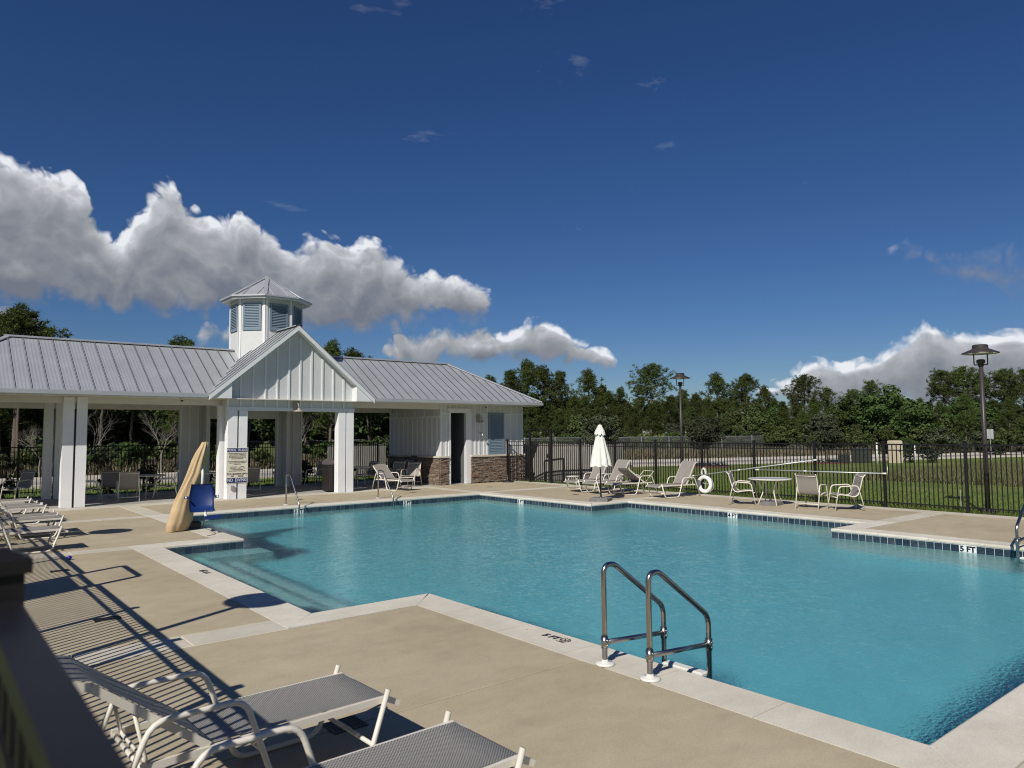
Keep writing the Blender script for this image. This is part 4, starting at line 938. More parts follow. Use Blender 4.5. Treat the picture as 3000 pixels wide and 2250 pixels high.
# ------------------------------------------------------------------ furniture
def sling_grid(mb_pts, parent, name, m_):
    """rows of points -> two-sided sling with UVs in metres"""
    nr, nc = len(mb_pts), len(mb_pts[0]); v = [tuple(p) for r in mb_pts for p in r]; f = []
    for j in range(nr-1):
        for i in range(nc-1): f.append((j*nc+i, j*nc+i+1, (j+1)*nc+i+1, (j+1)*nc+i))
    me = bpy.data.meshes.new(name); me.from_pydata(v, [], f); me.materials.append(m_); me.shade_smooth()
    uv = me.uv_layers.new(name='UVMap'); acc = [0.0]
    for j in range(1, nr): acc.append(acc[-1]+(Vector(mb_pts[j][nc//2])-Vector(mb_pts[j-1][nc//2])).length)
    for lp in me.loops:
        j, i = divmod(lp.vertex_index, nc); uv.data[lp.index].uv = (v[lp.vertex_index][1], acc[j])
    return link(name, me, parent)
def make_lounger(ang, label, sm=None):
    sm = sm or M_SLINGP
    t = thing('sun_lounger', label, 'sun lounger')
    HW = .30
    for s_ in (-1, 1):
        mb = MB(); y = s_*(HW+.018)
        mb.tube([(.01, y, .435), (.155, y, .018), (.70, y, .018), (.895, y, .585), (1.36, y, .585), (1.60, y, .0)], .0165, 8, .085); part('side_frame', mb, M_CREAM, t, True)
        mb = MB(); mb.bar((.0, s_*(HW-.012), .372), (1.40, s_*(HW-.012), .365), .024, .036); mb.bar((.006, s_*(HW-.012), .372), (-.085, s_*(HW-.012), .325), .024, .034); part('seat_rail', mb, M_CREAM, t)
        mb = MB(); c, s2 = math.cos(R(ang)), math.sin(R(ang)); hx, hz = 1.07, .385
        P = [(hx, hz), (hx+.70*c, hz+.70*s2)]
        c2, s3 = math.cos(R(ang-22)), math.sin(R(ang-22)); P.append((P[-1][0]+.10*c2, P[-1][1]+.10*s3))
        for (xa, za), (xb, zb) in zip(P, P[1:]): mb.bar((xa, s_*(HW-.02), za), (xb, s_*(HW-.02), zb), .022, .040)
        part('back_rail', mb, M_CREAM, t)
    def rows(path, sag):
        out = []
        for (x, z, k) in path:
            r = []
            for i in range(9):
                u = -1+i/4; r.append((x, u*(HW-.024), z-sag*k*(1-u*u)))
            out.append(r)
        return out
    path = [(-.095, .325, 0), (-.05, .352, .1), (.0, .388, .3), (.15, .392, .8), (.4, .392, 1), (.7, .392, 1), (.95, .392, .8), (1.06, .39, .4)]
    sling_grid(rows(path, .028), t, 'seat_sling', sm)
    c, s2 = math.cos(R(ang)), math.sin(R(ang)); nx_, nz_ = -s2*.022, c*.022
    path = [(1.075+q*c+nx_, .392+q*s2+nz_, k) for q, k in ((0, .2), (.1, .6), (.25, 1), (.45, 1), (.6, .8), (.70, .5))]
    c2, s3 = math.cos(R(ang-22)), math.sin(R(ang-22)); path.append((path[-1][0]+.10*c2, path[-1][1]+.10*s3, .1))
    r_ = rows(path, .02)
    sling_grid(r_, t, 'back_sling', sm)
    for (x_, z_) in ((.115, .135), (1.02, .36), (1.385, .352), (.80, .30)):
        mb = MB(); mb.tube([(x_, -HW-.008, z_), (x_, HW+.008, z_)], .0135, 8); part('cross_bar', mb, M_CREAM, t, True)
    mb = MB()
    if ang < 100: q = (1.07+.45*c, .385+.45*s2); foot = (1.36, .37)
    else: q = (1.16, .56); foot = (1.40, .40)
    w = HW-.06
    if ang < 100: mb.tube([(q[0], -w, q[1]), (foot[0], -w, foot[1]), (foot[0], w, foot[1]), (q[0], w, q[1])], .010, 7, .03)
    else: mb.tube([(1.18, -w, .40), (1.52, -w, .72), (1.52, w, .72), (1.18, w, .40)], .010, 7, .04)
    part('back_strut', mb, M_CREAM, t, True)
    return remember(t)
# one lounger of each recline, then copies
near = make_lounger(37, 'cream sun lounger with grey woven sling standing over the square floor grate', M_SLING)
near.location = (2.31, 4.37, 0); near.rotation_euler.z = math.pi+R(2)
n2 = make_lounger(7, 'cream sun lounger lowered flat beside the one over the square grate', M_SLING); n2.location = (2.41, 3.20, 0); n2.rotation_euler.z = math.pi+R(1)
LG = 'sun loungers in the row along the iron fence'
lr = make_lounger(40, 'cream lounger in the row along the fence between gate and pavilion')
lr['group'] = LG
LS = [(2.07, 15.25, 180), (2.36, 17.22, 181), (2.37, 17.92, 179), (2.42, 20.12, 180), (2.40, 20.84, 181), (2.38, 22.5, 180)]
lr.location = (*LS[0][:2], 0); lr.rotation_euler.z = R(LS[0][2])
LL = ['cream lounger standing alone nearest the iron gate in the fence side row', 'cream lounger of the first touching pair, on the side towards the gate', 'cream lounger of the first touching pair, on the side towards the pavilion', 'cream lounger of the second touching pair, on the side towards the gate', 'cream lounger of the second touching pair, on the side towards the pavilion', 'cream lounger standing alone at the pavilion end of the fence side row']
lr['label'] = LL[0]
for (x, y, a), lb in zip(LS[1:], LL[1:]): copy_tree(lr, (x, y, 0), R(a), lb, LG)
RG = 'sun loungers between pool and lawn fence'
l60 = make_lounger(60, 'cream sun lounger with taupe sling next to the small round side table')
l60['group'] = RG; l60.location = (17.08, 17.82, 0); l60.rotation_euler.z = R(-3)
copy_tree(l60, (17.03, 16.9, 0), R(-6), 'cream sun lounger with raised taupe back between two other loungers', RG)
copy_tree(l60, (17.38, 14.54, 0), R(-8), 'cream sun lounger with raised taupe back beside the white life ring', RG)
l150 = make_lounger(146, 'cream sun lounger with its back folded forward over the seat')
l150['group'] = RG; l150.location = (17.18, 16.06, 0); l150.rotation_euler.z = R(-8)
copy_tree(lr, (13.36, 22.2, 0), R(97), 'cream sun lounger at the pavilion edge in front of two armchairs', 'none')
[o for o in bpy.data.objects if o.get('group') == 'none'][0].pop('group')

def make_chair(label, sm):
    t = thing('patio_chair', label, 'chair'); HW = .27
    for s_ in (-1, 1):
        y = s_*(HW+.016); mb = MB(); mb.tube([(.36, y, 0), (.25, y, .60), (-.20, y, .625), (-.36, y, 0)], .0145, 8, .075); part('arm_frame', mb, M_CREAM, t, True)
        mb = MB(); y = s_*(HW-.01); mb.tube([(.285, y, .375), (.235, y, .405), (.06, y, .385), (-.13, y, .345), (-.215, y, .40), (-.265, y, .56), (-.335, y, .83), (-.40, y, .895)], .0135, 7, .06); part('sling_rail', mb, M_CREAM, t, True)
    prof = [(.285, .378), (.26, .40), (.235, .415), (.15, .408), (.06, .396), (-.04, .372), (-.12, .358), (-.175, .375), (-.21, .42), (-.238, .50), (-.27, .60), (-.30, .72), (-.328, .825), (-.36, .865), (-.40, .90)]
    rows = [[(x, -1*(HW-.012)+(HW-.012)*2*i/6, z-(.014*(1-(i/3-1)**2) if .02 < k/14 < .95 else 0)) for i in range(7)] for k, (x, z) in enumerate(prof)]
    sling_grid(rows, t, 'sling', sm)
    for (x_, z_) in ((-.325, .135), (.30, .33), (-.345, .84)):
        mb = MB(); mb.tube([(x_, -HW-(.016 if z_ < .5 else -.01), z_), (x_, HW+(.016 if z_ < .5 else -.01), z_)], .0125, 7); part('cross_bar', mb, M_CREAM, t, True)
    return remember(t)
ch = make_chair('cream patio chair facing the round table with its side to the pool', M_SLINGP)
ch.location = (17.62, 11.63, 0); ch.rotation_euler.z = math.atan2(-.90, .42)
copy_tree(ch, (18.0, 9.86, 0), R(8), 'cream patio chair with its back to the pool under the horizontal pole')
copy_tree(ch, (18.22, 9.08, 0), math.atan2(.7, -.71), 'cream patio chair turned to the pool with an armchair back beside it')
PG = 'patio chairs around the tables under the pavilion'
PL = ['patio chair in the shade with its back to the pool, beside the tan cover', 'patio chair in the shade behind another at the left pavilion table', 'patio chair facing the left pavilion table near the rear wall pier', 'patio chair half hidden behind the paired white columns',
      'lone patio chair by the rear iron fence at the left bay', 'patio chair in the shade behind the pool rules column', 'patio chair tucked behind the trash bin', 'armchair at the foot of the stone wall nearer the door', 'armchair at the stone wall farther from the door', 'patio chair at the right pavilion table']
for (x, y, a), lb in zip([(5.12, 24.85, 84), (5.0, 26.2, 60), (6.25, 25.05, 165), (4.15, 25.45, 0), (2.6, 27.75, 215), (8.95, 25.25, 90), (12.2, 27.0, 200), (14.75, 24.2, 215), (14.55, 25.1, 205), (13.9, 26.1, 190)], PL):
    copy_tree(ch, (x, y, .004), R(a), lb, PG)

def make_table(label):
    t = thing('round_table', label, 'table')
    mb = MB(); mb.lathe([(0, .0), (.535, 0), (.54, .006), (.535, .012), (0, .012)], 40, (0, 0, .705)); part('table_top', mb, M_GLASSTOP, t)
    mb = MB(); mb.lathe([(.515, -.012), (.555, -.012), (.56, .0), (.555, .018), (.54, .02), (.54, .0)], 40, (0, 0, .70)); part('rim', mb, M_CREAM, t, True)
    for k in range(4):
        a = R(45+90*k); c, s_ = math.cos(a), math.sin(a); mb = MB(); mb.tube([(.44*c, .44*s_, .69), (.30*c, .30*s_, .60), (.20*c, .20*s_, .36), (.36*c, .36*s_, .0)], .016, 8, .07); part('leg', mb, M_CREAM, t, True)
    mb = MB(); mb.tube([(.215*math.cos(R(45+90*k)), .215*math.sin(R(45+90*k)), .40) for k in range(4)], .010, 6, closed=True); part('brace_ring', mb, M_CREAM, t, True)
    return remember(t)
tb = make_table('round cream table with frosted top standing by the lawn fence'); tb.location = (17.98, 11.03, 0); tb.rotation_euler.z = R(12)
TG = 'round tables under the pavilion'
copy_tree(tb, (5.85, 25.75, .004), R(30), 'round table in the shade of the left pavilion bay', TG)
copy_tree(tb, (7.75, 25.9, .004), R(10), 'round table in the shade behind the pool rules column', TG)
copy_tree(tb, (13.3, 25.75, .004), R(20), 'round table in the shade left of the stone wall', TG)
def block_base(label, loc, rz, w=.27):
    t = thing('umbrella_weight', label, 'umbrella weight', loc, rz)
    mb = MB(); mb.cbox(-w, -w, 0, w, w, .095, .012); part('block', mb, M_GREYSTONE, t)
    mb = MB(); mb.lathe([(.05, .095), (.05, .11), (.028, .115), (.028, .21)], 14); part('pole_socket', mb, M_STEEL, t, True)
block_base('grey stone umbrella base block under the round table by the fence', (17.98, 11.03, 0), R(10), .24)
block_base('grey stone block holding the closed ivory umbrella', (15.55, 15.0, 0), R(28))
# small round side table by the loungers
t = thing('side_table', 'small round cream side table behind the lounger row', 'side table', (18.0, 18.7, 0))
mb = MB(); mb.lathe([(0, 0), (.215, 0), (.225, .012), (.215, .024), (0, .024)], 24, (0, 0, .44)); part('table_top', mb, M_CREAM, t)
for k in range(3):
    a = R(30+120*k); mb = MB(); mb.tube([(.16*math.cos(a), .16*math.sin(a), .44), (.2*math.cos(a), .2*math.sin(a), 0)], .012, 7); part('leg', mb, M_CREAM, t, True)
t2 = remember(t); copy_tree(t, (.86, 16.25, 0), R(40), 'small round cream side table in the dappled fence shade')
# closed umbrella
t = thing('umbrella', 'closed ivory umbrella on a dark pole by the pool corner', 'umbrella', (15.55, 15.0, 0))
mb = MB(); mb.tube([(0, 0, .115), (0, 0, 2.18)], .019, 10); part('pole', mb, M_IRON, t, True)
def pleated(prof, nfold, amp, seg=64, tw=0.):
    mb = MB()
    for i, (r, z) in enumerate(prof):
        for k in range(seg):
            a = 2*math.pi*k/seg; m_ = 1+amp*(abs(math.cos(a*nfold/2+tw*z))*2-1)+.05*math.sin(a*3+z*4)
            zz = z-(.05*abs(math.cos(a*nfold/2+.4)) if i == 0 else 0); mb.v.append((r*m_*math.cos(a), r*m_*math.sin(a), zz))
    for i in range(len(prof)-1):
        for k in range(seg):
            a = i*seg+k; b = i*seg+(k+1) % seg; mb.f.append((a, b, b+seg, a+seg)); mb.mi.append(0)
    return mb
part('canopy', pleated([(.285, 1.04), (.255, 1.2), (.215, 1.4), (.17, 1.6), (.125, 1.8), (.095, 1.96)], 8, .14, tw=.6), M_UMB, t, True)
part('vent_cap', pleated([(.155, 1.95), (.125, 2.03), (.07, 2.14), (.045, 2.20), (.005, 2.22)], 8, .10), M_UMB, t, True)
mb = MB(); mb.lathe([(.03, 0), (.035, .05), (.03, .1)], 12, (0, 0, .92)); part('crank_hub', mb, M_STEEL, t, True)
# life ring, rope, poles
t = thing('life_ring', 'white life ring with rope hung on the fence', 'life ring', (19.555, 14.30, .315), R(90))
mb = MB(); mb.tube([(.225*math.cos(2*math.pi*k/32), 0, .225*math.sin(2*math.pi*k/32)) for k in range(32)], .062, 12, closed=True); o = part('ring', mb, M_RING, t, True); 
mb = MB()
for k in range(4):
    a = R(45+90*k); P = []
    for j in range(9):
        th = a+R(90)*j/8; rr = .295-.05*math.sin(math.pi*j/8)*0; P.append((rr*math.cos(th), -.045*math.sin(math.pi*j/8)-.02, rr*math.sin(th)-.03*math.sin(math.pi*j/8)))
    mb.tube(P, .006, 5)
mb.tube([(-.17, -.07, .12), (-.06, -.07, .0), (.1, -.07, .02), (.18, -.07, .13)], .006, 5, .06); mb.tube([(.03, -.07, .2), (.02, -.07, -.05), (.0, -.07, -.25)], .006, 5, .06); part('grab_rope', mb, M_ROPE, t, True)
t = thing('rope_coil', 'bundle of white throw rope hung above the life ring', 'rope', (19.56, 14.36, .62), R(90))
rr = random.Random(3); mb = MB()
for k in range(9):
    w = rr.uniform(.05, .1); h = rr.uniform(.10, .17); ph = rr.uniform(0, 6); P = []
    for j in range(12):
        a = 2*math.pi*j/12; P.append((w*math.cos(a)+rr.uniform(-.008, .008), -.04+.02*math.sin(a+ph), .06+h*math.sin(a)))
    mb.tube(P, .006, 5, closed=True)
part('coil', mb, M_RING, t, True)
mb = MB(); mb.tube([(.05, -.03, .0), (.12, -.03, -.3), (.05, -.02, -.45), (.18, -.02, -.6)], .006, 5, .08); part('rope_tail', mb, M_ROPE, t, True)
def pole(label, a, b, hook=False):
    t = thing('rescue_pole', label, 'pole', a); d = Vector(b)-Vector(a); mb = MB(); mb.tube([(0, 0, 0), tuple(d)], .016, 8); part('shaft', mb, M_ALU, t, True)
    mb = MB(); mb.tube([(0, 0, 0), tuple(d*.03)], .024, 8); mb.tube([tuple(d*.97), tuple(d)], .024, 8); mb.tube([tuple(d*.40), tuple(d*.425)], .022, 8); part('end_grip', mb, M_WPLAST, t, True)
    if hook: mb = MB(); mb.tube([tuple(d), (d.x, d.y-.03, d.z+.03), (d.x, d.y-.03, d.z+.20)], .008, 6, .02); part('hook', mb, M_ALU, t, True)
pole('pale aluminium pole sloping up along the fence from the life ring', (19.575, 14.83, .55), (19.575, 10.54, 1.18))
pole('pale aluminium pole hung level on the fence behind the chairs', (19.575, 12.48, .84), (19.575, 8.66, .87), True)

# ------------------------------------------------------------------ pool hardware
def ladder(label, loc, rz):
    t = thing('pool_ladder', label, 'ladder', loc, rz); r_ = .0235
    for y in (.25, -.25):
        mb = MB(); mb.tube([(0, y, 0), (0, y, .835), (.12, y, .85), (.76, y, .40), (.79, y, .33), (.79, y, -1.1)], r_, 12, .11, steps=6); part('rail', mb, M_STEEL, t, True)
        mb = MB(); mb.tube([(0, y, .19), (.79, y, .135)], r_*.92, 12); part('lower_bar', mb, M_STEEL, t, True)
        for (x_, z_) in ((0, .19), (.79, .135)):
            mb = MB(); mb.lathe([(.031, -.05), (.031, .05)], 12, (x_, y, z_)); part('clamp', mb, M_STEEL, t, True)
        for (x_, z_) in ((.0, .19), (.79, .135)):
            for dz in (.02, -.02): mb = MB(); mb.tube([(x_, y-.042, z_+dz), (x_, y+.042, z_+dz)], .007, 6); part('bolt', mb, M_STEEL, t, True)
        mb = MB(); mb.lathe([(.085, .0), (.085, .012), (.07, .022), (.03, .026), (.028, .045)], 20, (0, y, .002)); part('escutcheon', mb, M_WPLAST, t, True)
    for k in range(4):
        mb = MB(); mb.cbox(.72, -.22, -.14-.28*k, .82, .22, -.11-.28*k, .012); part('tread', mb, M_WPLAST, t)
    return remember(t)
la = ladder('stainless pool ladder with white discs beside the five foot mark', (4.685, 4.25, 0), 0)
copy_tree(la, (15.03, 3.98, 0), math.pi, 'stainless pool ladder at the far side below the lawn fence')
def grab(label, x, y):
    t = thing('grab_rail', label, 'grab rail', (x, y, 0)); mb = MB(); mb.tube([(0, 0, 0), (0, 0, .86), (0, -.27, .86), (0, -.92, .08), (0, -.93, -.8)], .021, 10, .07); part('rail', mb, M_STEEL, t, True)
    mb = MB(); mb.lathe([(.075, 0), (.075, .01), (.06, .018), (.026, .022)], 16, (0, 0, .002)); part('escutcheon', mb, M_WPLAST, t, True); return remember(t)
gr = grab('bent stainless grab rail at the pool edge in front of the gabled entry', 8.22, 20.2)
copy_tree(gr, (11.2, 20.3, 0), 0, 'bent stainless grab rail at the pool edge in front of the pavilion lounger')
# covered pool lift
lift = thing('pool_lift', 'pool lift under a tan cover with navy blue hanging seat', 'pool lift', (4.42, 16.45, 0))
RH = Vector((.775, -.632, 0)); DP = Vector((.632, .775, 0))
secs = [(0.0, -.06, .20, .40), (.10, -.05, .225, .42), (.22, -.02, .235, .40), (.45, .03, .205, .34), (.63, .067, .185, .30), (.9, .18, .185, .26), (1.2, .30, .18, .22), (1.45, .37, .155, .18), (1.63, .42, .125, .14), (1.76, .46, .090, .10), (1.815, .47, .075, .07), (1.835, .47, .065, .06), (1.842, .47, .005, .005)]
mb = MB(); SG = 72; rr = random.Random(8)
for i, (z, off, a_, b_) in enumerate(secs):
    c = RH*off
    for k in range(SG):
        th = 2*math.pi*k/SG; tri = lambda q: abs(((q/math.pi) % 2)-1)*2-1
        fold = .93+.13*tri(th*9+z*.8)*min(1, max(.10, (z-.35)/.9))+.05*tri(th*4+z*2.2+1)+.03*math.sin(th*13-z*2.5)*min(1, z)
        zz = z+(.02*math.sin(th*5) if i == 0 else .012*math.sin(th*4+z*9)); p = c+RH*(a_*fold*math.cos(th))+DP*(b_*fold*math.sin(th)); mb.v.append((p.x, p.y, max(zz, .006)))
for i in range(len(secs)-1):
    for k in range(SG): a = i*SG+k; b = i*SG+(k+1) % SG; mb.f.append((a, b, b+SG, a+SG)); mb.mi.append(0)
part('cover', mb, M_TAN, lift, True)
mb = MB(); mb.cbox(-.10, .05, .01, .42, .50, .16, .03); part('base_plate', mb, M_BLACK, lift)
SC = Vector((4.64, 15.78, 0))-Vector((4.42, 16.45, 0)); fwd = Vector((-.22, -.95, 0)).normalized(); sid = Vector((fwd.y*-1, fwd.x, 0))
def sp(f, s_, z): v = SC+fwd*f+sid*s_; return (v.x, v.y, z+.05)
mb = MB(); bp = []
prof = [(.24, .40), (.10, .405), (-.08, .43), (-.15, .50), (-.19, .70), (-.215, .91), (-.20, .925)]
for th_ in (0, .022):
    for (f_, z_) in prof:
        for u in (-1, -.85, 0, .85, 1):
            edge = .035 if abs(u) == 1 else 0
            nrm = (.5, .8)
            bp.append(sp(f_+edge*.9-th_*.8, u*(.235 if z_ < .9 else .20), z_+edge*.5-th_*.6))
n = len(prof); nc = 5; mb.v += bp
for l_ in range(2):
    for j in range(n-1):
        for i in range(nc-1):
            q = (l_*n*nc+j*nc+i, l_*n*nc+j*nc+i+1, l_*n*nc+(j+1)*nc+i+1, l_*n*nc+(j+1)*nc+i); mb.f.append(q if l_ else q[::-1]); mb.mi.append(0)
for j in range(n-1):
    for i in (0, nc-1):
        a = j*nc+i; mb.f.append((a, a+nc, a+nc+n*nc, a+n*nc)); mb.mi.append(0)
for i in range(nc-1):
    for j in (0, n-1):
        a = j*nc+i; mb.f.append((a, a+1, a+1+n*nc, a+n*nc)); mb.mi.append(0)
part('seat', mb, M_NAVY, lift, True)
for s_ in (-1, 1):
    mb = MB(); mb.bar(sp(-.17, s_*.25, .66), sp(-.17, s_*.33, .66), .05, .05); part('arm_socket', mb, M_NAVY, lift); mb = MB(); mb.tube([sp(-.17, s_*.30, .67), sp(.02, s_*.30, .67)], .018, 10); part('armrest', mb, M_WPLAST, lift, True)
mb = MB(); mb.tube([sp(-.25, 0, .55), sp(-.27, .02, 1.15), (.32, -.22, 1.45)], .028, 10, .08); part('hanger', mb, M_WPLAST, lift, True)
mb = MB(); mb.tube([sp(.18, .05, .38), sp(.25, .05, .36), sp(.30, .08, .22)], .03, 10, .05); part('footrest_arm', mb, M_WPLAST, lift, True)
mb = MB()
for k in range(5): mb.bar(sp(.22+.045*k, .02, .295-.014*abs(k-2)), sp(.22+.045*k, .36, .31-.014*abs(k-2)), .042, .03)
part('footrest', mb, M_NAVY, lift)
mb = MB(); mb.tube([sp(.25, .05, .30), sp(.3, .0, .1), (.42, -.95, .006), (.34, -1.15, .006), (.14, -1.3, .006)], .005, 5, .1); part('strap', mb, M_BLACK, lift, True)
# trash bin
t = thing('trash_bin', 'dark slatted trash bin with hooded lid beside white column', 'trash bin', (11.31, 23.80, .004), R(0))
mb = MB(); mb.box(-.23, -.23, .03, .23, .23, .86); bd = part('body', mb, M_BROWNBIN, t)
slat = MB(); slat.cbox(-.032, -.012, .05, .032, 0, .84, .004); sm_ = slat.mesh('slat', M_BROWNBIN)
for s_ in range(4):
    a = R(90*s_)
    for k in range(6):
        u = -.19+.076*k; p = Matrix.Rotation(a, 3, 'Z') @ Vector((u, -.231, 0)); link('slat', sm_, bd, tuple(p), a)
mb = MB(); mb.cbox(-.25, -.25, .862, .25, .25, .92, .02); part('rim', mb, M_BLACK, t)
mb = MB(); mb.prism([(-.25, -.25, .94), (-.25, .25, .94), (-.25, .25, 1.02), (-.25, .02, 1.13), (-.25, -.25, 1.0)], (.5, 0, 0)); part('hooded_lid', mb, mat('taupe_lid', (.10, .09, .085), .5), t)
# closed umbrella base plate by the restroom wall
t = thing('umbrella_stand', 'round black umbrella stand at the foot of the stone wall', 'umbrella base', (18.72, 23.25, 0)); mb = MB(); mb.lathe([(.25, 0), (.25, .03), (.2, .05), (.05, .06), (.03, .10), (.03, .32)], 24); part('disc', mb, M_BLACK, t, True)
# floor grates, drains, ball, depth marks
def grate(loc, lx, ly, label):
    t = thing('floor_grate', label, 'floor drain', loc, 0)
    mb = MB(); mb.box(-lx/2, -ly/2, -.002, lx/2, ly/2, .002); part('sump', mb, M_BLACK, t)
    mb = MB()
    for b in ((-lx/2, -ly/2, lx/2, -ly/2+.012), (-lx/2, ly/2-.012, lx/2, ly/2), (-lx/2, -ly/2+.0121, -lx/2+.012, ly/2-.0121), (lx/2-.012, -ly/2+.0121, lx/2, ly/2-.0121), (-.006, -ly/2+.0121, .006, ly/2-.0121)): mb.box(b[0], b[1], .0022, b[2], b[3], .007)
    part('frame', mb, M_IRON, t)
    k = int(lx/.024); bar_ = MB(); bar_.box(-.005, -ly/2+.013, .0022, .005, ly/2-.013, .006); bm_ = bar_.mesh('grate_bar', M_IRON)
    for j in range(k):
        x_ = -lx/2+.022+(lx-.044)*j/(k-1)
        if abs(x_) > .012: link('grate_bar', bm_, t, (x_, 0, 0))
grate((1.75, 12.78, .0), .24, .13, 'small black floor grate beyond the gate panel shadow'); grate((1.71, 9.11, .0), .26, .15, 'black floor grate in the striped shade near the gate'); grate((2.37, 4.75, .0), .25, .22, 'square black floor grate under the lounger foot')
DG = 'small round deck drains'
dr0 = None
for k, (x_, y_) in enumerate([(16.55, 21.6), (16.53, 17.06), (9.2, 21.6), (18.2, 10.2), (13.2, 21.5)]):
    mb = MB(); mb.lathe([(.0, .0), (.10, .0), (.11, .003), (.11, -.01)], 18, (0, 0, .001)); o = part('deck_drain', mb, M_JOINT) if dr0 is None else dr0.copy()
    if dr0 is None: dr0 = o
    else: COL.objects.link(o)
    o.location = (x_, y_, .002); tag(o, ['small round deck drain in front of the restroom door', 'small round deck drain in front of the lounger with the side table', 'small round deck drain between the two grab rails', 'small round deck drain between round table and chairs', 'small round deck drain at the foot of the pavilion lounger'][k], 'floor drain', DG)
mb = MB(); mb.lathe([(0, -.034)]+[(.034*math.cos(R(a)), .034*math.sin(R(a))) for a in range(-75, 90, 15)]+[(0, .034)], 16); o = part('ball', mb, M_BALL, None, True); o.location = (2.02, 13.79, .036); tag(o, 'small dark blue ball lying on the deck by the fence shadow', 'ball')
def deck_mark(txt, loc, rz, size):
    o = link('depth_lettering', text_mesh(txt, size, M_INK, extrude=.0004, bold=size*.055), coping, loc, rz)
    a = MB(); cx_ = size*1.62; r_ = size*.48
    a.tube([(cx_+r_*math.cos(R(22.5+45*k)), .1*size+r_*math.sin(R(22.5+45*k)), .001) for k in range(8)], size*.035, 4, closed=True)
    for s_ in (1, -1): a.tube([(cx_-r_*.55, .1*size-s_*r_*.55, .001), (cx_+r_*.55, .1*size+s_*r_*.55, .001)], size*.03, 4)
    m2 = part('no_diving_symbol', a, M_INK, coping); m2.location = loc; m2.rotation_euler = (0, 0, rz)
    m3 = link('depth_lettering', text_mesh('NO DIVING', size*.19, M_INK, extrude=.0004, bold=.0006), coping, loc, rz); m3.location = Vector(loc)+Matrix.Rotation(rz, 3, 'Z') @ Vector((cx_, -.5*size, 0))
deck_mark('5 FT', (4.915, 5.44, .0022), R(-90), .115)
deck_mark('3 FT', (3.38, 11.19, .0022), R(90), .105)
# ------------------------------------------------------------------ street lamps
def street_lamp(label, loc, hgt, group):
    t = thing('street_lamp', label, 'street lamp', loc, R(-62), group); h = hgt
    mb = MB(); mb.tube([(0, 0, -.1), (0, 0, h-.52)], .058, 14, r1=.048); part('pole', mb, M_LAMP, t, True)
    mb = MB(); mb.cbox(-.14, -.14, -.1, .14, .14, .06, .04); part('base_cover', mb, M_LAMP, t)
    mb = MB(); mb.lathe([(.062, -.54), (.062, -.47), (.095, -.46), (.095, -.38), (.06, -.365), (0, -.365)], 16, (0, 0, h)); part('collar', mb, M_LAMP, t, True)
    for s_ in (1, -1):
        mb = MB(); mb.tube([(s_*.06, 0, h-.50), (s_*.145, 0, h-.50), (s_*.145, 0, h-.14)], .014, 8, .03); part('yoke_arm', mb, M_LAMP, t, True)
    mb = MB(); mb.lathe([(.0, -.155), (.16, -.15), (.405, -.222), (.412, -.218), (.41, -.205), (.19, -.105), (.175, -.09), (.175, -.02), (.15, .0), (0, .0)], 28, (0, 0, h), 0)
    sh_ = part('shade', mb, M_LAMP, t, True); smooth_angle(sh_, 35)
    mb = MB(); mb.lathe([(.0, -.162), (.16, -.158), (.395, -.226)], 28, (0, 0, h)); part('reflector', mb, M_LAMPIN, t, True)
SLG = 'bronze street lamps outside the pool fences'
street_lamp('bronze street lamp just outside the lawn fence by the level pole', (20.5, 6.67, 0), 4.10, SLG)
street_lamp('bronze street lamp out on the lawn behind the life ring', (24.0, 18.62, 0), 4.36, SLG)
street_lamp('bronze street lamp outside the side fence casting its shade shadow on the coping', (-.92, 6.72, 0), 4.1, SLG)
street_lamp('bronze street lamp outside the side fence behind the row of loungers', (-.97, 15.1, 0), 4.1, SLG)
# ------------------------------------------------------------------ things beyond the fence
t = thing('board_fence', 'weathered grey board fence behind the iron gate', 'fence', (0, 0, 0)); rr = random.Random(4)
y = 20.5
while y < 25.0:
    w = rr.uniform(.125, .145); mb = MB(); z1 = 1.50+rr.uniform(-.02, .02); mb.box(20.88+rr.uniform(-.006, .006), y, -.12, 20.905, y+w-.006, z1); part('plank', mb, M_WOOD, t); y += w
for z_ in (.3, 1.2): mb = MB(); mb.box(20.906, 20.5, z_, 20.95, 25.0, z_+.09); part('board_rail', mb, M_WOOD, t)
x = 20.9
for k in range(12): mb = MB(); mb.box(20.95+.135*k, 20.49, -.12, 20.95+.135*k+.128, 20.515, 1.5+rr.uniform(-.02, .02)); part('plank', mb, M_WOOD, t)
t = thing('board_fence', 'pale grey board fence beyond the rear iron fence', 'fence', (0, 0, 0))
for k in range(22): mb = MB(); mb.box(15.2+.14*k, 32.4, -.12, 15.2+.14*k+.133, 32.43, 1.45+rr.uniform(-.02, .02)); part('plank', mb, M_WOOD, t)
def cabinet(name, label, loc, w, d, h, m_, rz=R(-18)):
    t = thing(name, label, 'utility cabinet', loc, rz); mb = MB(); mb.cbox(-w/2, -d/2, 0, w/2, d/2, h, .05); part('housing', mb, m_, t)
    for s_ in (-1, 1): mb = MB(); mb.box(s_*w/4-w*.23, -d/2-.015, .08, s_*w/4+w*.23, -d/2-.001, h*.92); part('door', mb, m_, t)
    mb = MB(); mb.box(-.03, -d/2-.03, h*.5, .03, -d/2-.016, h*.6); part('handle', mb, M_BLACK, t)
cabinet('utility_cabinet', 'small dark utility cabinet standing on the lawn left of a wider one', (45.5, 22.7, -.1), .55, .45, .62, M_UTIL)
cabinet('utility_cabinet', 'wide dark green utility cabinet standing on the lawn', (47.0, 22.3, -.1), 1.15, .5, .95, M_UTIL)
cabinet('utility_cabinet', 'tall beige utility cabinet at the edge of the lawn', (48.6, 20.9, -.1), .62, .6, 1.42, M_BEIGECAB)
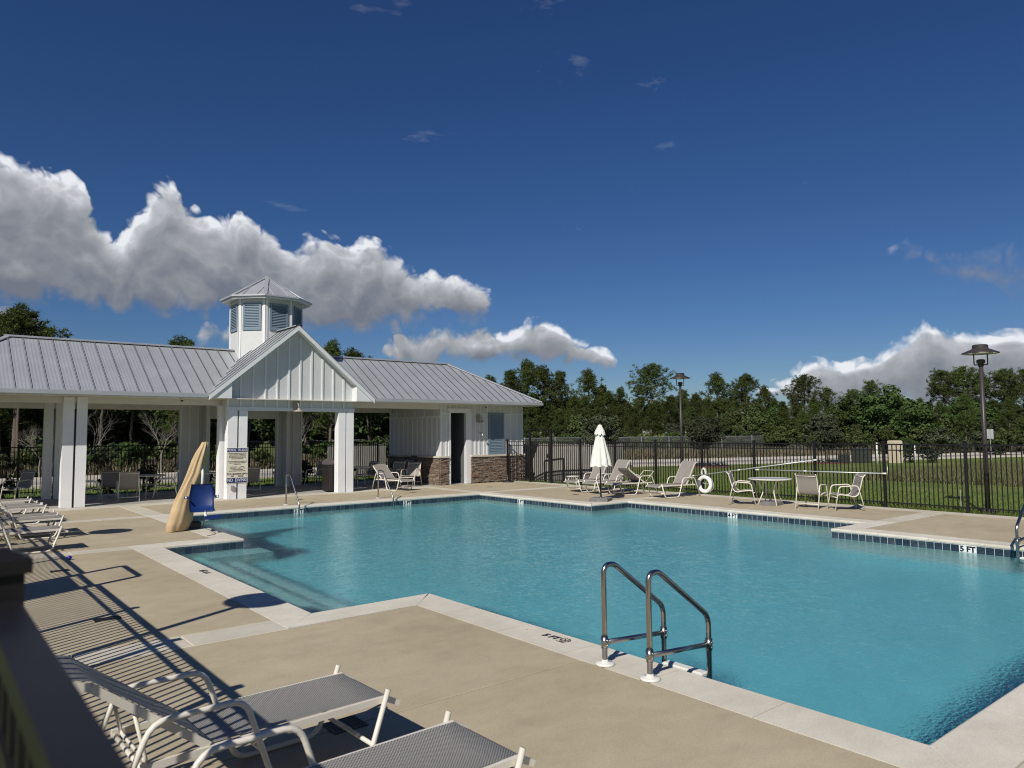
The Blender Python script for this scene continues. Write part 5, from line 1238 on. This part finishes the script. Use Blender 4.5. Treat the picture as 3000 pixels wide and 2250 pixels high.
for k, (x_, y_, h_, lb) in enumerate([(46.3, 21.0, 1.25, 'thin white marker post between the dark and beige cabinets'), (49.3, 20.0, 1.1, 'thin white marker post right of the beige cabinet')]):
    t = thing('marker_post', lb, 'marker post', (x_, y_, -.1)); mb = MB(); mb.tube([(0, 0, 0), (0, 0, h_)], .05, 8); part('tube', mb, M_WPLAST, t, True); mb = MB(); mb.lathe([(.055, 0), (.055, .04), (.02, .07), (0, .075)], 10, (0, 0, h_)); part('cap', mb, M_WPLAST, t, True)
t = thing('small_sign', 'small grey sign back on a thin post behind the lamp pole', 'sign', (57.3, 18.3, -.1), R(-70)); mb = MB(); mb.tube([(0, 0, 0), (0, 0, 2.1)], .03, 6); part('sign_post', mb, M_GALV, t); mb = MB(); mb.box(-.2, -.02, 1.45, .2, -.005, 2.1); part('sign_plate', mb, M_GALV, t)
t = thing('survey_stake', 'short pale wooden stake in the grass by the lamp base', 'stake', (21.6, 7.65, -.1), R(20)); mb = MB(); mb.prism([(-.05, 0, 0), (.05, 0, 0), (.05, 0, .45), (-.01, 0, .5), (-.05, 0, .42)], (0, .02, 0)); part('board', mb, M_WOOD, t)
# chain link fence far behind the road
M_LINK = bpy.data.materials.new('chain_link_mesh'); M_LINK.use_nodes = True; nt = M_LINK.node_tree
pr = nt.nodes['Principled BSDF']; pr.inputs['Base Color'].default_value = (.22, .22, .22, 1); pr.inputs['Alpha'].default_value = .25; pr.inputs['Metallic'].default_value = .3
cl = thing('chain_link_fence', 'long grey chain link fence in front of the woods', 'fence', (0, 0, 0))
CLP = [(14, 52), (24, 50.5), (36, 46.5), (46, 42.8), (56, 39), (68, 34.5), (82, 28), (98, 20), (112, 12)]
cc = []
for (a, b), (c, d) in zip(CLP, CLP[1:]):
    n = max(1, round(math.hypot(c-a, d-b)/3.0)); cc += [(a+(c-a)*k/n, b+(d-b)*k/n) for k in range(n)]
for k, (a, b) in enumerate(cc[:-1]):
    c, d = cc[k+1]; mb = MB(); mb.quad((a, b, -.1), (c, d, -.1), (c, d, 1.5), (a, b, 1.5)); part('mesh_panel', mb, M_LINK, cl)
    mb = MB(); mb.tube([(a, b, 1.52), (c, d, 1.52)], .03, 5); part('top_rail', mb, M_GALV, cl); mb = MB(); mb.tube([(a, b, -.1), (a, b, 1.6)], .04, 6); part('post', mb, M_GALV, cl)
# ------------------------------------------------------------------ vegetation
def rvec(rr):
    while True:
        v = Vector((rr.uniform(-1, 1), rr.uniform(-1, 1), rr.uniform(-1, 1)))
        if .05 < v.length < 1: return v.normalized()
def needle_tuft(mb, c, size, rr, n):
    for _ in range(n):
        d = rvec(rr); d.z = d.z*.8+.25; d.normalize(); s_ = d.cross(rvec(rr)).normalized()*size*.16
        a = c+d*size*.1; b = c+d*size*rr.uniform(.7, 1.1)
        k = len(mb.v); mb.v += [tuple(a-s_*.5), tuple(a+s_*.5), tuple(b)]; mb.f.append((k, k+1, k+2)); mb.mi.append(0)
def leaf(mb, c, d, size, rr):
    s_ = d.cross(rvec(rr)); 
    if s_.length < .05: return
    s_.normalize(); u = s_.cross(d).normalized(); a = size*rr.uniform(.7, 1.2); b = a*rr.uniform(.45, .7)
    k = len(mb.v); mb.v += [tuple(c-u*a), tuple(c+s_*b), tuple(c+u*a), tuple(c-s_*b)]; mb.f.append((k, k+1, k+2, k+3)); mb.mi.append(0)
def pine(seed, h, crown0, rad, flat, dens=1.0, lean=.0):
    rr = random.Random(seed); tr = MB(); cr = MB()
    path = []; x = y = 0
    for k in range(9):
        z = h*k/8*.97; path.append(Vector((x, y, z))); x += rr.uniform(-.05, .05)*h/9+lean*h/9*.1; y += rr.uniform(-.05, .05)*h/9
    tr.tube(path, .017*h, 7, r1=.004*h)
    def at(f):
        q = f*8; i = min(int(q), 7); return path[i].lerp(path[i+1], q-i)
    nb = int(40*dens)
    for b in range(nb):
        f = crown0+(1-crown0)*(b+rr.random())/nb; f = min(f, .985); t = (f-crown0)/(1-crown0)
        env = math.sin(math.pi*min(1, .22+t*.80))**(.7 if flat else 1.0)
        L_ = rad*env*rr.uniform(.55, 1.1); az_ = rr.uniform(0, 6.283); up = rr.uniform(-.05, .3)+t*.45
        p0 = at(f); d = Vector((math.cos(az_), math.sin(az_), up)).normalized(); p1 = p0+d*L_*.6; p2 = p1+Vector((d.x, d.y, d.z+.35)).normalized()*L_*.4
        tr.tube([p0, p1, p2], .0045*h, 4, r1=.0015*h, cap=False)
        for s_ in range(int(5*dens)+3):
            w = rr.uniform(.35, 1.05); c = (p0.lerp(p1, w/.6) if w < .6 else p1.lerp(p2, (w-.6)/.4))+rvec(rr)*rad*.20
            for _ in range(3): needle_tuft(cr, c+rvec(rr)*.17*h/9, .31*h/9, rr, 10)
    for k in range(rr.randint(3, 7)):                              # a few dead stubs low on the trunk
        f = rr.uniform(.25, crown0); p0 = at(f); a = rr.uniform(0, 6.28); tr.tube([p0, p0+Vector((math.cos(a), math.sin(a), rr.uniform(-.1, .4)))*rr.uniform(.3, .9)], .003*h, 3, r1=.001*h, cap=False)
    return tr.mesh('trunk', M_BARK, True), cr.mesh('crown', L_PINE)
def broad(seed, h, w, n_clump, per, size, m_, base=.12, trunk=True):
    rr = random.Random(seed); tr = MB(); cr = MB()
    if trunk: tr.tube([(0, 0, 0), (rr.uniform(-.1, .1), rr.uniform(-.1, .1), h*.35), (rr.uniform(-.2, .2), rr.uniform(-.2, .2), h*.7)], .02*h, 7, r1=.008*h)
    cz = h*(base+1)/2; hz = h*(1-base)/2
    for k in range(n_clump):
        d = rvec(rr); q = rr.uniform(.35, .92); c = Vector((d.x*w*q, d.y*w*q, cz+d.z*hz*q)); rad = rr.uniform(.16, .30)*min(w, hz)*1.3
        if trunk and k % 2 == 0: tr.tube([(0, 0, h*rr.uniform(.2, .5)), tuple(c*.6+Vector((0, 0, h*.15))), tuple(c)], .006*h, 4, r1=.002*h, cap=False)
        for _ in range(per):
            e = rvec(rr); r_ = rad*rr.uniform(.55, 1.1); p = c+Vector((e.x*r_, e.y*r_, e.z*r_*.75)); n_ = (e+rvec(rr)*.9+Vector((0, 0, .4))).normalized(); leaf(cr, p, n_, size, rr)
    return (tr.mesh('trunk', M_BARK, True) if trunk else None), cr.mesh('crown', m_)
PINES = [pine(1, 9, .42, 2.3, False, 1.3), pine(2, 9, .52, 2.0, False, 1.0), pine(3, 9, .60, 2.5, True, 1.15), pine(4, 9, .36, 1.9, False, 1.15), pine(5, 9, .66, 2.2, True, .85, 1.0), pine(6, 9, .28, 2.4, False, 1.35)]
PLAB = ['dense dark pine with a long rounded crown', 'slender pine with a narrow open crown', 'tall bare trunked pine with flat crown', 'narrow pine with needles far down', 'leaning pine with sparse umbrella crown', 'broad full pine with low branches']
BROADS = [broad(11, 6, 2.5, 34, 150, .17, L_OAK, .08), broad(12, 6, 2.2, 30, 150, .16, L_BUSH, .05), broad(13, 6, 2.8, 38, 150, .18, L_OAK, .10), broad(14, 6, 1.9, 26, 150, .15, L_GREYOAK, .12)]
BLAB = ['rounded dark green broadleaf tree', 'bushy yellow green broadleaf tree', 'wide spreading green oak', 'grey green oak with small leaves']
BUSH = [broad(21, 2.6, 1.5, 18, 130, .12, L_BUSH, 0, False), broad(22, 2.6, 1.7, 20, 130, .13, L_OAK, 0, False), broad(23, 2.6, 1.3, 16, 130, .11, L_GREYOAK, 0, False)]
ULAB = ['low yellow green thicket bush', 'low dark green thicket bush', 'low grey green thicket bush']
vr = random.Random(77)
def plant(kind, idx, x, y, h, where, group, base_h):
    tm, cm = kind[1][idx]; nm = kind[0]; lab = kind[2][idx]+' '+where
    t = thing(nm, lab, kind[3], (x, y, -.1), vr.uniform(0, 6.28), group); s_ = h/base_h; wv = s_*vr.uniform(.88, 1.15); t.scale = (wv, wv, s_)
    if tm: link('trunk', tm, t)
    link('crown' if tm else 'foliage', cm, t)
    return t
KP = ('pine_tree', PINES, PLAB, 'tree'); KB = ('broadleaf_tree', BROADS, BLAB, 'tree'); KU = ('thicket_bush', BUSH, ULAB, 'bush')
def polar(az_, d): return d*math.sin(R(az_)), d*math.cos(R(az_))
WR = 'in the woods beyond the chain link fence'; GR_ = 'trees of the wood beyond the chain link fence'
# the pines that stand clear of the canopy (azimuth, distance, height, kind)
for az_, d, h, k in [(40.4, 80, 9.8, 0), (41.6, 84, 9.5, 0), (42.9, 86, 9.3, 3), (39.2, 78, 8.8, 3), (45.2, 85, 9.2, 1), (46.3, 88, 7.6, 1), (50.0, 85, 9.4, 2), (54.9, 88, 8.7, 1), (57.0, 88, 8.4, 0), (58.3, 92, 7.3, 1), (61.0, 95, 8.4, 2), (62.6, 98, 7.0, 4), (65.7, 100, 7.9, 4), (64.2, 100, 6.8, 2), (70.0, 85, 7.7, 4), (70.9, 86, 8.0, 2), (71.9, 88, 7.7, 1), (73.2, 85, 7.5, 2), (74.6, 88, 7.8, 4), (37.6, 76, 7.8, 5), (47.6, 90, 7.3, 5), (52.4, 92, 7.2, 3), (76.2, 86, 7.6, 1)]:
    x, y = polar(az_, d); plant(KP, k, x, y, h+.1, WR, GR_, 9)
a = 35.0
while a < 92:                                                     # far backing row
    d = vr.uniform(112, 128); x, y = polar(a, d); plant(KP, vr.choice((0, 3, 5)), x, y, vr.uniform(5.6, 7.4)*(1.05 if a < 58 else .92), WR, GR_, 9); a += vr.uniform(.75, 1.05)
a = 35.0
while a < 92:                                                     # canopy rows behind
    d = vr.uniform(90, 108); x, y = polar(a, d); h = vr.uniform(5.2, 6.9)*(1.05 if a < 58 else .90); plant(KP, vr.choice((0, 1, 3, 5)), x, y, h, WR, GR_, 9); a += vr.uniform(.85, 1.25)
a = 35.0
while a < 92:
    d = vr.uniform(79, 88); x, y = polar(a, d); h = vr.uniform(4.5, 6.1)*(1.06 if a < 58 else .93)
    if vr.random() < .68: plant(KP, vr.choice((0, 3, 5, 5, 1)), x, y, h, WR, GR_, 9)
    else: plant(KB, vr.choice((0, 1, 2)), x, y, h*.92, WR, GR_, 6)
    a += vr.uniform(.8, 1.2)
a = 36.0
while a < 91:
    d = vr.uniform(74, 79); x, y = polar(a, d)
    if vr.random() < .5: plant(KP, vr.choice((3, 5)), x, y, vr.uniform(3.6, 5.2), WR, GR_, 9)
    else: plant(KB, vr.choice((0, 1, 3, 1)), x, y, vr.uniform(3.0, 4.6), WR, GR_, 6)
    a += vr.uniform(1.0, 1.6)
a = 36.0
while a < 91:
    d = vr.uniform(70, 74); x, y = polar(a, d); plant(KU, vr.randrange(3), x, y, vr.uniform(1.5, 2.6), 'along the edge of the woods', 'bushes along the edge of the woods', 2.6); a += vr.uniform(.95, 1.5)
x, y = polar(66.5, 76); plant(KB, 2, x, y, 6.2, 'standing forward of the woods', GR_, 6); x, y = polar(64.0, 77); plant(KB, 0, x, y, 5.2, WR, GR_, 6)
# woods behind the pavilion and the rear road
WL = 'in the woods behind the pavilion'; GL_ = 'trees of the wood behind the pavilion'
for az_, d, h, k in [(5.1, 48, 9.0, 0), (4.2, 50, 8.7, 5), (6.4, 52, 8.4, 0), (14.8, 50, 8.0, 0), (25.3, 52, 8.3, 5), (26.9, 54, 8.0, 0), (2.0, 50, 8.8, 3)]:
    x, y = polar(az_, d); plant(KP, k, x, y, h+.1, WL, GL_, 9)
x_ = -28
while x_ < 36:
    plant(KP, vr.choice((1, 2, 3, 4)), x_, vr.uniform(46, 52)+max(0, x_-20)*.2, vr.uniform(5.8, 6.8), WL, GL_, 9); x_ += vr.uniform(1.5, 2.3)
x_ = -28
while x_ < 38:
    plant(KB, vr.choice((0, 1, 2, 3)), x_, vr.uniform(52, 58), vr.uniform(5.0, 6.4), WL, GL_, 6); x_ += vr.uniform(1.6, 2.4)
x_ = -28
while x_ < 38:
    plant(KB, vr.choice((0, 1, 3)), x_, vr.uniform(59, 64), vr.uniform(5.5, 6.8), WL, GL_, 6); x_ += vr.uniform(2.0, 2.8)
x_ = -14
while x_ < 36:
    plant(KU, vr.randrange(3), x_, vr.uniform(43.6, 46), vr.uniform(1.2, 2.4), 'between the rear road and the woods', 'bushes between the rear road and the woods', 2.6); x_ += vr.uniform(1.2, 1.9)
# bare pale trees behind the pavilion, dead snags in the right wood
def bare(seed, h, spread=.55):
    rr = random.Random(seed); tw = MB(); tk = MB()
    def grow(mb_, p, d, L_, r_, lv):
        q = p+d*L_; m_ = p.lerp(q, .5)+rvec(rr)*L_*.06; mb_.tube([p, m_, q], r_, 5 if lv < 2 else 3, r1=r_*.6, cap=False)
        if lv >= 7 or L_ < .08: return
        for k in range(rr.choice((3, 3, 4)) if lv < 3 else 2):
            nd = (d+rvec(rr)*spread*(1.1 if lv else 1.4)+Vector((0, 0, .10))).normalized(); grow(tw, q if rr.random() < .7 else m_, nd, L_*rr.uniform(.60, .84), r_*.55, lv+1)
    grow(tk, Vector((0, 0, 0)), Vector((0, 0, 1)), h*.26, .013*h, 0)
    return tk.mesh('trunk', M_PALEBARK, True), tw.mesh('branches', M_PALEBARK)
for k, (x, y, h, lb) in enumerate([(6.75, 42.3, 4.9, 'bare pale branched tree behind the left pavilion bay'), (17.9, 42.0, 4.6, 'bare pale branched tree behind the gabled entry bay'), (4.9, 43.0, 3.6, 'low bare pale tree beside the larger bare tree'), (10.6, 43.5, 4.2, 'bare pale branched tree behind the rear wall pier')]):
    tm, bm_ = bare(40+k, h); t = thing('bare_tree', lb, 'tree', (x, y, -.1)); link('trunk', tm, t); link('branches', bm_, t)
x, y = polar(43.0, 71.5); tm, bm_ = bare(61, 3.8, .7); t = thing('dead_tree', 'pale dead tree with bare limbs at the edge of the woods', 'tree', (x, y, -.1)); link('trunk', tm, t); link('branches', bm_, t)
# young oaks with mulch rings on the lawn
for k, (x, y, h) in enumerate([(29.6, 28.4, 3.3), (36.2, 26.2, 3.4), (45.2, 23.6, 3.0)]):
    tm, cm = broad(70+k, h, h*.40, 24, 170, .07, L_GREYOAK, .24)
    t = thing('young_oak', ['young grey green oak on the lawn behind the closed umbrella', 'young grey green oak in a red mulch ring on the lawn', 'young grey green oak next to the small dark cabinet'][k], 'tree', (x, y, -.1)); link('trunk', tm, t); link('crown', cm, t)
    rr = random.Random(k); mb = MB(); mb.lathe([(.0, .05), (.9, .05), (1.25, .02), (1.35, -.01)], 24, (0, 0, 0)); o = part('mulch_ring', mb, M_MULCH, t, True)
# shrubs outside the rear fence and near the cabinets
sr = random.Random(9)
SH = [broad(81, 1.0, .48, 22, 60, .045, L_SHRUB, .05, True), broad(82, 1.0, .55, 24, 60, .05, L_SHRUB, .05, True)]
for k, x in enumerate([1.2, 2.55, 4.15, 5.45, 6.7, 8.6, 9.6, 11.9, 12.9, 13.9, 15.0]):
    tm, cm = SH[k % 2]; t = thing('shrub', 'dark small leaved shrub against the rear iron fence', 'shrub', (x+sr.uniform(-.15, .15), 29.62+sr.uniform(-.1, .1), -.1), sr.uniform(0, 6), 'shrubs along the rear iron fence'); s_ = sr.uniform(.75, 1.05); t.scale = (s_, s_, s_); link('stems', tm, t); link('foliage', cm, t)
for k, (x, y, s_, lb) in enumerate([(49.6, 20.4, 1.35, 'dark shrub beside the beige cabinet'), (50.3, 19.4, .95, 'smaller dark shrub beyond the second marker post')]):
    tm, cm = SH[k]; t = thing('shrub', lb, 'shrub', (x, y, -.1)); t.scale = (s_*1.2, s_*1.2, s_); link('stems', tm, t); link('foliage', cm, t)
# grass: lawn blades by the fence, tall dry grass across the road
def blades(name, m_, n, fn, h0, h1, w, seed, z=-.1):
    rr = random.Random(seed); mb = MB()
    for _ in range(n):
        x, y = fn(rr); h = rr.uniform(h0, h1); a = rr.uniform(0, 6.28); dx, dy = math.cos(a)*w, math.sin(a)*w; lx, ly = rr.gauss(0, .35)*h, rr.gauss(0, .35)*h
        k = len(mb.v); mb.v += [(x-dx, y-dy, z), (x+dx, y+dy, z), (x+lx, y+ly, z+h)]; mb.f.append((k, k+1, k+2)); mb.mi.append(0)
    return stuff(part(name, mb, m_))
def near_lawn(rr): return 19.72+abs(rr.gauss(0, 1))*3.6, rr.uniform(1.5, 24)
def strip_lawn(rr): return 19.62+abs(rr.gauss(0, .12)), rr.uniform(1, 24)
def rear_lawn(rr): return rr.uniform(-4, 18), 28.42+rr.random()**1.5*6
def side_lawn(rr): return .22-abs(rr.gauss(0, 1.2)), rr.uniform(-1.5, 8)
lg = blades('lawn_grass', L_GRASS, 85000, near_lawn, .035, .085, .011, 1); lg['label'] = 'mown green lawn grass outside the fence'
g2 = blades('fence_edge_grass', L_GRASS, 9000, strip_lawn, .08, .20, .008, 2); g2['label'] = 'longer grass growing along the foot of the lawn fence'
g3 = blades('rear_verge_grass', L_GRASS, 16000, rear_lawn, .05, .11, .014, 3); g3['label'] = 'grass verge between the rear fence and the road'
g4 = blades('side_lawn_grass', L_GRASS, 12000, side_lawn, .04, .10, .008, 4); g4['label'] = 'grass outside the lounger side fence'
def dry(rr):
    i = rr.randrange(4, len(rc)-2); p = rc[i].lerp(rc[i+1], rr.random()); d = (rc[i+1]-rc[i]).normalized(); n = Vector((-d.y, d.x, 0)); q = p+n*(6.3+rr.random()*8.5); return q.x, q.y
g5 = blades('tall_dry_grass', L_DRY, 42000, dry, .30, .85, .035, 5); g5['label'] = 'tall straw coloured grass between road and chain link fence'
def dry2(rr): return rr.uniform(31, 46), 4+rr.random()*11
def dry2f(rr):
    while True:
        x, y = dry2(rr)
        if y < 22-.20*x*1.05+3 and y > 2: return x, y
g6 = blades('rough_grass', leaf_mat('rough_green_grass', (.10, .12, .045), (.21, .20, .10)), 26000, dry2f, .15, .5, .025, 6); g6['label'] = 'rough taller grass at the far edge of the lawn'
